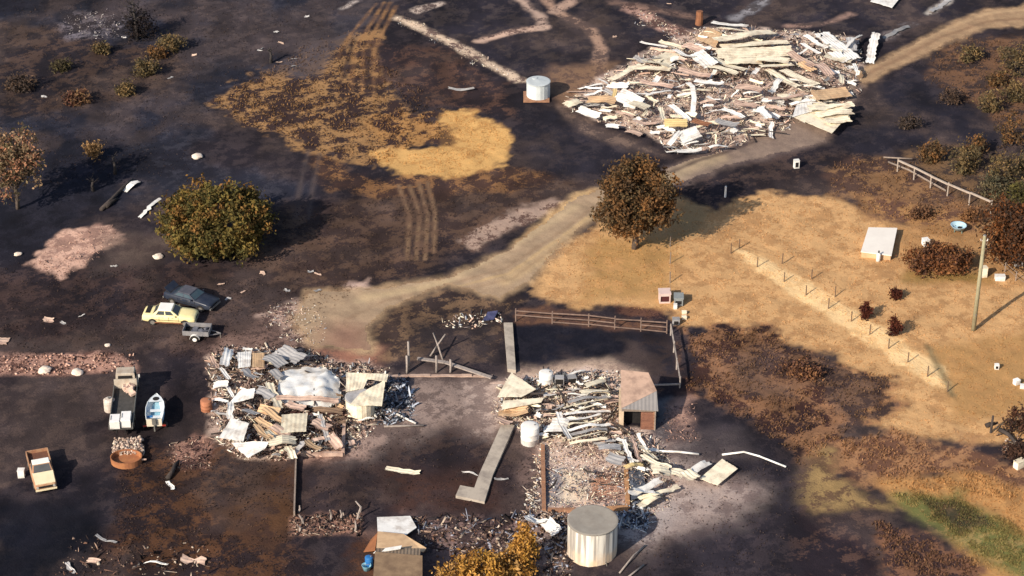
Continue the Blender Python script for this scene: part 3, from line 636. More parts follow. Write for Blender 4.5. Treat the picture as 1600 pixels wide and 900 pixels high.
burnt_tree(423, 98, 1.6, 6, 'black stump above the straw patch near the top', 2)
tree('burnt_canopy', 'black scorched thicket around the burnt tree at the top left', 222, 60, 1.4, (1.4, 1.2, 1.3), 40, 40, .13, [alb(40, 34, 34), alb(54, 44, 42), alb(30, 28, 30)], 77, .06, 'thicket', bark=M_bbark)

# ------------------------------------------------------------------ WATER TANKS
def striped_tank_mat(name, c1, c2, c3):
    m = bpy.data.materials.new(name); t, N, L, b = nodes_of(m)
    tc = N.new('ShaderNodeTexCoord'); mp = N.new('ShaderNodeMapping'); mp.inputs['Scale'].default_value = (1.5, 1.5, .06)
    L.new(tc.outputs['Object'], mp.inputs[0]); n = N.new('ShaderNodeTexNoise'); n.inputs['Scale'].default_value = 2.0; n.inputs['Detail'].default_value = 5; L.new(mp.outputs[0], n.inputs['Vector'])
    r = N.new('ShaderNodeValToRGB'); L.new(n.outputs[0], r.inputs[0]); e = r.color_ramp.elements
    e[0].position = .40; e[0].color = (*c2, 1); e[1].position = .52; e[1].color = (*c1, 1)
    n2 = N.new('ShaderNodeTexNoise'); n2.inputs['Scale'].default_value = .9; n2.inputs['Detail'].default_value = 6; L.new(tc.outputs['Object'], n2.inputs['Vector'])
    sx = N.new('ShaderNodeSeparateXYZ'); L.new(tc.outputs['Object'], sx.inputs[0])
    a = N.new('ShaderNodeMath'); a.operation = 'MULTIPLY_ADD'; a.inputs[1].default_value = -.28; L.new(sx.outputs[2], a.inputs[0]); L.new(n2.outputs[0], a.inputs[2])
    mr = N.new('ShaderNodeMapRange'); mr.inputs[1].default_value = .2; mr.inputs[2].default_value = .5; mr.inputs[4].default_value = .85; L.new(a.outputs[0], mr.inputs[0])
    mx = N.new('ShaderNodeMix'); mx.data_type = 'RGBA'; L.new(mr.outputs[0], mx.inputs[0]); L.new(r.outputs[0], mx.inputs[6]); mx.inputs[7].default_value = (*c3, 1)
    L.new(mx.outputs[2], b.inputs['Base Color']); b.inputs['Roughness'].default_value = .6; return m
def tank(name, label, u, v, r, h, mb_, ml, ribs=True, lid=.25, cat='water tank', hatch=True, group=None):
    t = thing(name, label, cat, G(u, v), 0, group)
    n = 72; mb = MB(); rings = []
    zs = [-.15] + [h * k / 22 for k in range(23)]
    for i, z in enumerate(zs):
        rr = r + (.018 * math.sin(i * math.pi) if ribs else 0)
        rings.append([((rr + (.02 if ribs and k % 4 == 0 else 0)) * math.cos(2 * math.pi * k / n), (rr + (.02 if ribs and k % 4 == 0 else 0)) * math.sin(2 * math.pi * k / n), z) for k in range(n)])
    recalc(mb.loft(rings).build('shell', mb_, t))
    mb = MB()
    prof = [(r + .05, h - .06), (r + .06, h + .03), (r * .97, h + .06), (r * .5, h + lid * .6), (.02, h + lid)]
    recalc(mb.loft([[(q * math.cos(2 * math.pi * k / 48), q * math.sin(2 * math.pi * k / 48), z) for k in range(48)] for q, z in prof]).build('lid', ml, t))
    if hatch:
        MB().tube([(-r * .3, r * .4, h + lid * .3), (-r * .3, r * .4, h + lid * .72 + .06)], .25, 14).build('hatch', ml, t)
    MB().tube([(r * .5, -r * .86, .2), (r * .56, -r * .98, .2), (r * .56, -r * .98, .05)], .04, 6).build('outlet_pipe', M_rim, t)
    return t
v_b = 880; pm = ppm(862); rt = 38.5 / pm
gcen = G(925, 862); ht = height_to(925, 862, 812)
tank('water_tank', 'big cream corrugated water tank with flat lid greyed for low sun at the bottom of the house ruin', 925, 862, rt, ht - .05,
     striped_tank_mat('tank_panels', (.80, .74, .64), (.36, .32, .28), (.72, .52, .34)), mat('tank_lid', (.31, .28, .24), (.22, .19, .16), 1.2, .7, .85), lid=.04, hatch=False)  # lid grey carries the weaker low sun on its flat top
tank('water_tank', 'round white water tank left of the upper ruin', 841, 151, 18 / ppm(150), height_to(841, 151, 127), mat('white_tank', (.62, .66, .66), (.42, .44, .44), 1, .6, .6), mat('white_tank_lid', (.5, .54, .55), (.34, .36, .37), 1, .6, .7), lid=.15)
MB().box((0, 0, .0), (2.6, 2.2, .3)).build('tank_plinth', M_brick).location = G(838, 152)
tag(bpy.data.objects['tank_plinth'], 'orange brown plinth under the round white water tank', 'plinth')
tank('water_tank', 'small cream tank half covered by roof sheets in the left ruin', 563, 645, 22 / ppm(640), height_to(563, 645, 620), M_cream, M_grey, lid=.05, hatch=False)

# ------------------------------------------------------------------ SHEETS, BEAMS, RUBBLE
def mound_fn(poly, top):
    w = wp(poly)
    def f(p):
        d = -float(sdf(np.array([p[0]]), np.array([p[1]]), w)[0])
        return max(0.0, min(1.0, d / 3.0)) * top * (.55 + .9 * float(fbm(p[0] / 2.2, p[1] / 2.2, 5, 3)))
    return f
ZERO = lambda p: 0.0
def sheet_mesh(L, Wd, rib=.03, bend=.15, crumple=.06, seed=0, th=.014, period=.3, ragged=.0):
    rg = np.random.default_rng(seed)
    n = max(5, int(L / .35)); m = max(5, int(Wd / (period / 2)) + 1)
    s = np.linspace(-.5, .5, n); t = np.linspace(-.5, .5, m); Sg, Tg = np.meshgrid(s, t, indexing='ij')
    o1, o2 = rg.uniform(0, 100, 2)
    z = rib * np.cos(np.arange(m) * np.pi)[None, :] + bend * np.cos(Sg * np.pi * rg.choice([1, 1, 2]) + rg.uniform(-1, 1)) * rg.choice([-1, 1])
    z = z + crumple * 2 * (fbm(Sg * L / .9 + o1, Tg * Wd / .9 + o2, 2, 2) - .5)
    x = Sg * L; y = Tg * Wd
    if ragged:
        x = x + np.where(abs(Sg) > .49, rg.normal(size=(1, m)) * ragged, 0)
        y = y + np.where(abs(Tg) > .49, rg.normal(size=(n, 1)) * ragged, 0)
    mb = MB(); z = z - z.min()
    top = [(x[i, j], y[i, j], z[i, j] + th) for i in range(n) for j in range(m)]; low = [(a, b, c - th) for a, b, c in top]
    N1 = n * m; f = []
    for i in range(n - 1):
        for j in range(m - 1):
            a, b, c, d = i * m + j, (i + 1) * m + j, (i + 1) * m + j + 1, i * m + j + 1
            f.append((a, b, c, d)); f.append((d + N1, c + N1, b + N1, a + N1))
    bd = [j for j in range(m)] + [i * m + m - 1 for i in range(1, n)] + [(n - 1) * m + j for j in range(m - 2, -1, -1)] + [i * m for i in range(n - 2, 0, -1)]
    for a, b in zip(bd, bd[1:] + bd[:1]): f.append((a, b, b + N1, a + N1))
    mb.add(top + low, f); return mb
_sc = [0]
def sheet(u1, v1, u2, v2, w, key, mound=ZERO, label=None, group=None, name='roof_sheet', roll=None, lift=0.0, bend=.12, crumple=.07, cat='roof sheet', rib=.016, dz=(0, 0), ragged=.06):
    _sc[0] += 1
    a = P(u1, v1); b = P(u2, v2); za = H(a) + mound(a) + dz[0] + lift; zb = H(b) + mound(b) + dz[1] + lift
    a = P(u1, v1, za); b = P(u2, v2, zb); d = b - a; L = max(.5, d.length)
    o = sheet_mesh(L, w, rib, min(bend, L * .06), crumple, _sc[0], ragged=ragged).build(name, SHEETM[key])
    x = d.normalized(); y = Vector((0, 0, 1)).cross(x).normalized(); z = x.cross(y)
    M = Matrix((x, y, z)).transposed() @ Matrix.Rotation(jit(.3) if roll is None else roll, 3, 'X')
    o.location = (a + b) / 2; o.rotation_euler = M.to_euler()
    return tag(o, label, cat, group)
def quad_sheet(pts, key, label, name='roof_sheet', z=.3, th=.03, ribs=6, wav=.05, cat='roof sheet', zs=None, group=None, mound=ZERO):
    """four-cornered sheet lying where its corners stand on the ground"""
    q = []
    for i, (u, v) in enumerate(pts):
        g = P(u, v); zz_ = H(g) + mound(g) + (zs[i] if zs else z); q.append(P(u, v, zz_))
    c = sum(q, Vector()) / 4; n = 14; m = max(8, ribs * 4); seed = random.randint(0, 999)
    top = []
    for i in range(n):
        for j in range(m):
            s, t = i / (n - 1), j / (m - 1)
            p = (q[0] * (1 - s) + q[1] * s) * (1 - t) + (q[3] * (1 - s) + q[2] * s) * t
            e = 0.06 * (float(vnoise(j * .9, i * .9, seed)) - .5) * (1 if 0 in (i, j) or i == n - 1 or j == m - 1 else 0)
            p = p + Vector((e, e, .008 * math.cos(j * math.pi / 2) + wav * 2 * (float(fbm(p.x * .9, p.y * .9, seed, 3)) - .5)))
            top.append(p - c)
    N1 = n * m; low = [p - Vector((0, 0, th)) for p in top]; f = []
    for i in range(n - 1):
        for j in range(m - 1):
            a, b, cc, d = i * m + j, (i + 1) * m + j, (i + 1) * m + j + 1, i * m + j + 1
            f += [(a, b, cc, d), (d + N1, cc + N1, b + N1, a + N1)]
    bd = [j for j in range(m)] + [i * m + m - 1 for i in range(1, n)] + [(n - 1) * m + j for j in range(m - 2, -1, -1)] + [i * m for i in range(n - 2, 0, -1)]
    for a, b in zip(bd, bd[1:] + bd[:1]): f.append((a, b, b + N1, a + N1))
    o = MB().add(top + low, f).build(name, SHEETM[key]); o.location = c; recalc(o)
    return tag(o, label, cat, group)
def inpoly(poly, rg=random):
    us = [p[0] for p in poly]; vs = [p[1] for p in poly]
    while True:
        u, v = rg.uniform(min(us), max(us)), rg.uniform(min(vs), max(vs))
        if sdf(np.array([u]), np.array([v]), poly)[0] < -2: return u, v
def rand_sheets(poly, n, keys, mound, label, group, lmin=1.0, lmax=3.6, wmin=.18, wmax=.75, ang=(-25, 35), name='roof_sheet', cat='roof sheet'):
    for k in range(n):
        u, v = inpoly(poly); l = random.uniform(lmin, lmax) * (.6 + .4 * random.random()) * ppm(v)
        a = R(random.uniform(*ang)) if random.random() < .75 else R(random.uniform(0, 180))
        du, dv = math.cos(a) * l / 2, math.sin(a) * l / 2 * .55
        sheet(u - du, v - dv, u + du, v + dv, random.uniform(wmin, wmax), random.choice(keys), mound, label, group, name, jit(.5), random.uniform(.08, .4), bend=random.choice((.03, .06, .2)), crumple=.09, cat=cat)
def beams(poly, n, mound, label, group, m=None, lmin=1.2, lmax=3.5):
    for k in range(n):
        u, v = inpoly(poly); g = P(u, v); l = random.uniform(lmin, lmax); a = random.uniform(0, math.pi)
        z = H(g) + mound(g) + random.uniform(.15, .45); p = P(u, v, z); w_ = random.uniform(.07, .14)
        o = MB()
        bendz = jit(.12)
        o.tube([(-l / 2, 0, 0), (0, jit(.08), bendz), (l / 2, 0, 0)], [w_ * .6, w_ * .7, w_ * .5], 5)
        o = o.build('charred_beam', m or M_char); o.location = p; o.rotation_euler = (0, jit(.2), a); tag(o, label, 'beam', group)
def rubble(poly, n, mound, pal, label, smin=.06, smax=.34, seed=1, name='rubble', flat=.45, strips=.5):
    rg = np.random.default_rng(seed); w = np.array(wp(poly))
    a = rg.uniform(w.min(0), w.max(0), (n * 4, 2)); d = sdf(a[:, 0], a[:, 1], [tuple(q) for q in w]) + (fbm(a[:, 0] / 1.5, a[:, 1] / 1.5, 66, 3) - .5) * 2.4
    a = a[d < .1][:n]; d = d[d < .1][:n]; k = len(a)
    mo = np.array([mound(p) for p in a]) if mound is not ZERO else np.zeros(k)
    sz = rg.uniform(smin, smax, (k, 3)) * np.array([1.0, .8, flat]) * rg.uniform(.35, 1.1, (k, 1)) ** 1.5
    if strips:
        st = rg.uniform(0, 1, (k, 1)) < strips
        sz = np.where(st, sz * np.array([2.8, .5, .12]), sz * .62)
    base = np.array([[x, y, z] for z in (-1, 1) for x, y in ((-1, -1), (1, -1), (1, 1), (-1, 1))], float)
    V = base[None] * sz[:, None, :]; V = V * rg.uniform(.6, 1.25, V.shape)
    q = rg.normal(size=(k, 4)) * np.array([1.4, .35, .35, 1.0]); q /= np.linalg.norm(q, axis=1)[:, None]
    ww, x, y, z = q.T
    Rm = np.stack([1 - 2 * (y * y + z * z), 2 * (x * y - z * ww), 2 * (x * z + y * ww), 2 * (x * y + z * ww), 1 - 2 * (x * x + z * z), 2 * (y * z - x * ww), 2 * (x * z - y * ww), 2 * (y * z + x * ww), 1 - 2 * (x * x + y * y)], 1).reshape(-1, 3, 3)
    V = np.einsum('kij,kvj->kvi', Rm, V)
    pos = np.stack([a[:, 0], a[:, 1], hgt(a[:, 0], a[:, 1]) + mo * rg.uniform(.1, .9, k) + sz[:, 2] * .3], 1)
    V = (V + pos[:, None, :]).reshape(-1, 3)
    fq = np.array([(3, 2, 1, 0), (4, 5, 6, 7), (0, 1, 5, 4), (1, 2, 6, 5), (2, 3, 7, 6), (3, 0, 4, 7)])
    F = (fq[None] + (np.arange(k) * 8)[:, None, None]).reshape(-1, 4)
    me = bpy.data.meshes.new(name); np_mesh(me, V, F); o = bpy.data.objects.new(name, me); COL.objects.link(o)
    cl = np.array(pal)[rg.integers(0, len(pal), k)] * rg.uniform(.7, 1.2, (k, 1)); set_tint(o, np.repeat(cl, 8, 0))
    me.materials.append(attr_mat('rubble_chips')); return tag(o, label, 'rubble', kind='stuff')
PALE = [alb(240, 225, 205), alb(226, 204, 184), alb(200, 176, 160), alb(246, 240, 228), alb(150, 126, 116), alb(96, 80, 76), alb(240, 222, 196), alb(214, 178, 158), alb(180, 180, 184), alb(236, 226, 200)]
DARKP = [alb(90, 72, 64), alb(60, 48, 46), alb(150, 125, 110), alb(200, 180, 160), alb(46, 40, 42), alb(120, 90, 76)]

# ---- upper ruin
m1 = mound_fn(RUIN1, .5); G1 = 'roof sheets of the upper ruined house'
rubble(RUIN1, 7500, m1, PALE, 'pale ash and broken rubble covering the floor of the upper ruin', seed=3, smax=.22, strips=.6, flat=.25)
L1 = 'pale buckled roof sheet in the heap of the upper ruined house'
S1 = [  # u1,v1,u2,v2,width,colour
    (1000, 66, 1042, 76, .45, 'w'), (980, 106, 1047, 111, .9, 'c'), (955, 126, 1003, 101, .7, 'c'), (1005, 94, 1052, 108, 1.0, 'c'), (1068, 70, 1098, 80, 1.0, 'p'), (1052, 80, 1085, 92, .8, 'w'),
    (1088, 82, 1112, 104, 1.6, 'w'), (1112, 36, 1168, 43, .7, 'w'), (1120, 45, 1168, 49, .8, 'c'), (1118, 63, 1208, 51, 1.6, 'c'), (1126, 73, 1232, 68, 1.8, 'c'), (1120, 86, 1238, 80, 1.8, 'c'),
    (1132, 96, 1190, 98, 1.4, 'c'), (1182, 93, 1232, 96, 1.6, 'c'), (1188, 106, 1238, 101, 1.4, 'c'), (1110, 92, 1165, 112, 1.1, 'c'), (1108, 103, 1152, 117, .9, 'c'), (1198, 110, 1247, 137, .8, 'c'),
    (1222, 112, 1276, 133, 1.2, 'c'), (1234, 84, 1272, 106, .9, 'p'), (1282, 52, 1334, 95, 1.7, 'w'), (1258, 57, 1292, 77, .5, 'w'), (1252, 70, 1280, 84, .6, 'w'), (1322, 74, 1346, 55, .4, 'w'),
    (1328, 60, 1334, 80, .8, 'g'), (1288, 88, 1330, 97, 1.0, 'c'), (1302, 84, 1324, 98, 1.3, 'w'), (1334, 100, 1340, 119, .4, 'w'), (1280, 100, 1296, 118, 1.2, 'p'), (1250, 98, 1270, 112, 1.0, 't'),
    (884, 166, 906, 158, 1.2, 'c'), (904, 172, 937, 182, 1.0, 'w'), (918, 156, 962, 158, 1.3, 't'), (961, 140, 958, 160, .4, 'y'), (965, 148, 1000, 163, 1.8, 'w'), (985, 160, 1012, 170, 1.4, 'c'),
    (948, 196, 968, 199, .8, 'w'), (978, 205, 1002, 211, .8, 'p'), (990, 192, 1026, 196, .9, 'p'), (1048, 164, 1077, 190, .6, 'w'), (1032, 170, 1036, 191, .5, 'c'), (1038, 194, 1074, 193, 1.2, 'y'),
    (1082, 188, 1108, 197, .9, 'r'), (1062, 216, 1092, 208, 1.7, 'w'), (1045, 228, 1062, 205, .5, 'w'), (1058, 238, 1097, 235, .7, 'w'), (1270, 152, 1326, 144, 1.6, 't'), (1288, 169, 1332, 165, 1.2, 'c'),
    (1298, 181, 1328, 185, .9, 'c'), (1214, 151, 1252, 155, 1.0, 'c'), (1200, 157, 1252, 149, .8, 'p'), (1128, 170, 1162, 186, .7, 'w'), (1146, 160, 1182, 168, .9, 'p'), (1188, 168, 1202, 186, .8, 'w'),
    (1118, 190, 1152, 196, .9, 'g'), (1108, 231, 1136, 229, .6, 'w'), (1150, 135, 1190, 142, .9, 'p'), (1060, 110, 1110, 120, .8, 'p'), (1085, 128, 1130, 132, .9, 'w'), (1000, 128, 1050, 138, .7, 'p'), (1010, 150, 1050, 142, .6, 'w')]
for a in S1:
    sheet(*a, m1, L1, G1, lift=random.uniform(.4, .75), bend=.09, crumple=.06)
rand_sheets(RUIN1, 165, 'cwwwppgccw', m1, 'twisted strip of metal in the heap of the upper ruined house', 'twisted metal strips of the upper ruin', .9, 3.2, .16, .6, name='metal_strip', cat='metal strip')
beams(RUIN1, 24, m1, 'charred beam end in the heap of the upper ruined house', 'charred beams of the upper ruin')
quad_sheet([(1018, 92), (1046, 78), (1064, 86), (1040, 106)], 'c', 'cream sheet at the upper left rim of the upper ruin, above its shadowed edge', mound=m1, z=.2)
quad_sheet([(1088, 60), (1106, 42), (1128, 52), (1118, 74)], 't', 'peach coloured sheet at the top corner of the upper ruin', mound=m1, z=.4)
quad_sheet([(1238, 182), (1258, 150), (1330, 176), (1300, 208)], 'c', 'large flat cream roof slab jutting out at the lower right of the upper ruin', z=.75, mound=ZERO, wav=.03)
quad_sheet([(1238, 183), (1246, 160), (1262, 151), (1275, 172)], 'w', 'white corner piece lying on the left of the large cream roof slab', z=.86, mound=ZERO, wav=.02)
for a in ((1262, 172, 1333, 166), (1275, 180, 1332, 176), (1290, 191, 1328, 187)):
    sheet(*a, .95, 'c', ZERO, 'cream finger of sheet fanning out on the right of the large roof slab', 'fingers of the large roof slab', lift=.92, roll=.12, crumple=.03)
sheet(1368, 54, 1359, 99, .9, 'w', label='upright white sheet of metal beside the upper drive', lift=.1, dz=(.5, 0), roll=0)
o = MB(); pts = [G(1074, 143, 1.0), G(1081, 150, 1.1), G(1084, 165, .9), G(1082, 186, .6)]
for p, q in zip(pts[:-1], pts[1:]): o.bar(p, q, .5, .04)
tag(o.build('bent_strip', M_white, loc=G(1081, 165)), 'curved white strip arching over the middle of the upper ruin', 'metal strip')
# ---- pieces above and right of it
quad_sheet([(1360, 2), (1368, -8), (1408, -6), (1394, 12)], 'w', 'white roof sheet cut off by the top edge near the upper right', z=.3)
sheet(1454, 20, 1482, 2, .6, 'g', label='grey sheet lying on burnt ground above the upper drive')
sheet(1380, 60, 1420, 42, .5, 'g', label='dull grey strip just left of the upper drive')
MB().tube([(0, 0, -.1), (0.05, 0, .7), (.02, .03, 1.5)], [.42, .4, .36], 10).build('steel_drum', M_rust).location = G(1092, 38)
tag(bpy.data.objects['steel_drum'], 'dark red drum standing at the top rim of the upper ruin', 'drum')

# ---- middle ruin
RUIN2_BACK = [(775, 600), (860, 580), (960, 582), (968, 660), (1030, 700), (1060, 738), (1000, 740), (940, 700), (850, 690), (790, 655)]
m2 = mound_fn(RUIN2, .5); G2 = 'sheets of the middle ruined house'; L2 = 'pale sheet or strip in the heap of the middle ruined house'
rubble(RUIN2, 6000, m2, PALE + [alb(190, 150, 128), alb(228, 196, 160)], 'pale ash and fine brick bits on the floor of the middle ruin', seed=5, smax=.13, strips=.25, flat=.3)
rubble(RUIN2_BACK, 2600, m2, PALE, 'broken pale slats tangled in the back half of the middle ruin', seed=6, smax=.24, strips=.8, flat=.3)
quad_sheet([(777, 620), (799, 582), (838, 608), (815, 620)], 'c', 'pointed cream sheet at the left end of the middle ruin', z=1.1, mound=ZERO, wav=.03)
quad_sheet([(784, 640), (786, 626), (850, 621), (846, 628)], 'c', 'long cream sheet folded below the pointed one in the middle ruin', z=1.05, wav=.03)
S2 = [(780, 650, 826, 646, 1.0, 't'), (790, 640, 824, 640, .8, 't'), (776, 656, 800, 662, .8, 'p'), (768, 600, 800, 604, .6, 'p'), (1002, 714, 1046, 734, .5, 'c'), (1018, 736, 1046, 738, .9, 'c'), (1046, 736, 1068, 745, 1.0, 'c'), (1070, 737, 1086, 750, 1.1, 'c'),
      (1072, 744, 1106, 722, .8, 'w'), (974, 690, 990, 732, .35, 'w'), (984, 682, 1000, 722, .3, 'p'), (996, 680, 1012, 706, .25, 'w'), (1006, 700, 1024, 718, .5, 'c'), (976, 731, 1004, 726, .6, 'y'), (998, 780, 1062, 762, .4, 'c'), (984, 774, 1032, 754, .6, 'w'),
      (1000, 792, 1030, 776, .8, 'c'), (990, 768, 1022, 770, .6, 'w'), (950, 715, 975, 722, 1.0, 'g'), (935, 700, 970, 700, 1.0, 'g'), (870, 648, 890, 690, .5, 'w'), (862, 660, 888, 664, 1.0, 'w'), (850, 672, 880, 670, 1.1, 'w'), (915, 604, 945, 596, .6, 'c'), (905, 616, 948, 612, .5, 'c')]
for a in S2: sheet(*a, m2, L2, G2, lift=random.uniform(.35, .65), bend=.1)
for k in range(11):
    v = 618 + k * 7.2
    sheet(886 + jit(6), v + 5, 946 + jit(8), v - 4, .34, random.choice('cwgcw'), m2, 'narrow pale batten in the ribbed stack in the middle of the ruin', 'ribbed battens of the middle ruin', lift=.6 + .12 * (k % 2), roll=-.25 + jit(.3), name='batten', cat='batten')
rand_sheets(RUIN2_BACK, 75, 'cwwwpgcpcw', m2, 'twisted strip of metal in the heap of the middle ruined house', 'twisted metal strips of the middle ruin', .5, 2.0, .1, .4, name='metal_strip', cat='metal strip')
beams([(860, 715), (970, 715), (970, 785), (860, 785)], 7, m2, 'short charred beam on the ash floor in front of the ribbed stack', 'charred beams on the ash floor of the middle ruin', lmin=.5, lmax=1.4)
beams(RUIN2_BACK, 20, m2, 'charred beam in the heap of the middle ruined house', 'charred beams of the middle ruin')
quad_sheet([(1093, 748), (1128, 717), (1153, 732), (1121, 758)], 'c', 'square cream sheet lying apart on the ash right of the middle ruin', z=.35, wav=.02)
def rod(pts, r, m, label, name='metal_rod', cat='rod'):
    ps = [G(*p) for p in pts]; l = ps[0].copy()
    o = MB().tube([q - l for q in ps], r, 6).build(name, m, smooth=True); o.location = l; return tag(o, label, cat)
rod([(1025, 708, .2), (1060, 710, .25), (1092, 713, .2)], .09, M_white, 'straight white rod on the ash right of the middle ruin')
rod([(1128, 713, .15), (1162, 711, .3), (1186, 716, .2), (1228, 731, .1)], .08, M_white, 'long bent white rod reaching out over the ash to the right')
rod([(968, 897, .1), (990, 872, .25), (1008, 854, .1)], .07, M_ashw, 'pale stick leaning on burnt ground right of the big tank', 'burnt_stick', 'stick')
rod([(978, 906, .1), (1006, 885, .15)], .07, M_ashw, 'second pale stick at the bottom edge right of the big tank', 'burnt_stick', 'stick')
# low brick walls left standing (footings)
def wall(name, pts, h, th, m, label, cat='wall', steps=1):
    ps = [G(u, v) for u, v in pts]; l = ps[0].copy(); mb = MB(); rg = random.Random(len(label))
    for a, b in zip(ps[:-1], ps[1:]):
        n = max(1, int((b - a).length / .8)); base = min(a.z, b.z) - .1
        for k in range(n):
            p = a.lerp(b, k / n); q = a.lerp(b, (k + 1) / n); hh = h * (rg.uniform(.7, 1.05) if steps else 1)
            p = Vector((p.x, p.y, base + hh / 2)); q = Vector((q.x, q.y, base + hh / 2))
            mb.bar(p - l, q - l + (q - p).normalized() * -.002, th, hh)
    o = mb.build(name, m); o.location = l; return tag(o, label, cat)
wall('brick_footing', [(848, 700), (850, 798)], .45, .3, M_brick, 'low brick footing along the left side of the middle ruin')
wall('brick_footing', [(856, 799), (905, 800)], .45, .3, M_brick, 'low dark brick footing just behind the big tank')
wall('brick_footing', [(978, 738), (981, 797), (948, 799)], .5, .32, mat('orange_brick', (.46, .25, .12), (.28, .14, .08), 3, .7, .9, 0, .4), 'orange brick footing corner at the right of the middle ruin')
quad_sheet([(982, 738), (1006, 736), (1010, 776), (986, 782)], 'k', 'dark blue grey sheet of debris right of the orange brick corner', name='dark_sheet', z=.25, wav=.25, cat='sheet')
bpy.data.objects['dark_sheet'].data.materials[0] = mat('blue_black', (.045, .055, .08), (.16, .17, .2), 2.5, .7, .6, 0, .3)
def drum(name, label, u, v, r, h, m, cat='drum', lying=False, rz=0):
    t = thing(name, label, cat, G(u, v), rz)
    if lying: pr = [(-h / 2, 0, r), (h / 2, 0, r)]
    mb = MB(); n = 24; rs = [(r * .98, 0), (r, .02), (r, h * .32), (r * 1.03, h * .34), (r, h * .36), (r, h * .64), (r * 1.03, h * .66), (r, h * .68), (r, h - .02), (r * .97, h), (r * .6, h + .03), (r * .05, h + .05)]
    rings = [[(q * math.cos(2 * math.pi * k / n), q * math.sin(2 * math.pi * k / n), z - .05) for k in range(n)] for q, z in rs]
    if lying: rings = [[(z - h / 2 + .05, y, x + r) for x, y, z in rr] for rr in rings]
    recalc(mb.loft(rings).build('shell', m, t, True))
    if not lying: MB().tube([(r * .5, 0, h - .1), (r * .5, 0, h + .06)], .05, 8).build('bung', M_rim, t)
    return t
drum('hot_water_tank', 'squat white cylinder standing at the back of the middle ruin', 853, 602, .58, height_to(853, 602, 581), M_white, 'cylinder')
drum('hot_water_tank', 'white cylinder standing at the upper end of the concrete path', 828, 690, .72, height_to(828, 690, 664), M_white, 'cylinder')
for (u, v, lab) in ((874, 605, 'dark open box frame beside the squat white cylinder'), (893, 600, 'grey box frame at the back of the middle ruin')):
    t = thing('burnt_appliance', lab, 'appliance', G(u, v), jit(.2))
    h = .95 if u < 880 else .7
    b = MB(); b.box((0, .28, h / 2), (.7, .04, h)); b.box((-.35, 0, h / 2), (.04, .6, h)); b.box((.35, 0, h / 2), (.04, .6, h)); b.box((0, 0, h + .02), (.74, .62, .04)); b.build('cabinet', M_grey, t)
    MB().box((0, -.25, h / 2), (.64, .03, h * .9)).build('front', M_dark, t)

# shed left standing in the ruin
g = G(997, 671); SW = 2.65; SDp = 3.3
t = thing('burnt_shed', 'small brick shed with a twisted metal roof still standing right of the middle ruin', 'shed', g, R(-2))
hF, hB = 1.75, 2.75
b = MB(); x0, x1 = -SW / 2, SW / 2
b.box((x0 - .02, SDp / 2, hF / 2 - .05), (.36, SDp, hF + .1)); b.build('left_wall', mat('sunlit_wall', (.62, .48, .34), (.42, .3, .2), 1.5, .7, .9, 0, .2), t)  # sunlight on the left wall is put into its pale colour
b = MB(); b.box((x1 - .08, SDp / 2, hF / 2 - .05), (.16, SDp, hF + .1)); b.build('right_wall', M_brick, t)
b = MB(); b.box((0, SDp - .08, hF / 2 + .3), (SW - .33, .16, hF + .6)); b.build('back_wall', M_brick, t)
b = MB(); b.box((SW * .27, .1, hF / 2 - .1), (SW * .40, .16, hF - .15))
for k in range(5): b.box((SW * .27, .0, .2 + k * .3), (SW * .38, .05, .06))
b.build('front_panel', mat('red_brick', (.26, .12, .075), (.13, .06, .045), 3, .7, .9, 0, .4), t)
b = MB(); b.box((-SW * .18, .9, hF / 2 - .1), (SW * .5, .05, hF - .2)); b.build('dark_interior', M_dark, t)
b = MB(); b.box((0, .09, hF + .05), (SW + .04, .2, .2)); b.build('lintel', M_wood, t)
BL, BR, FL, FR = Vector((x0 - .1, SDp + .3, hB + .5)), Vector((x1 - .55, SDp + .2, hB + .35)), Vector((x0 - .05, -.2, hF + .36)), Vector((x1 + .2, -.15, hF + .16))
MR = Vector((x1 + .1, SDp * .55, hF + .75))
b = MB(); b.slab([BL, FL, MR, BR], .05); recalc(b.build('roof', mat('pink_roof', alb(196, 164, 144), alb(150, 124, 110), 1.1, .8, .75, 0, .15, lo=.42, hi=.62), t))
b = MB(); b.slab([FL + Vector((0.02, -.01, -.01)), FR, MR + Vector((0, -.02, -.01))], .05); recalc(b.build('roof_flap', mat('shaded_roof', (.33, .3, .28), (.22, .2, .19), 1, .6, .6, .1), t))  # shade on the half turned from the sun is put into its grey
b = MB(); b.box((x1 - .02, -.06, hF / 2), (.1, .1, hF)); b.build('corner_post', M_wood, t)

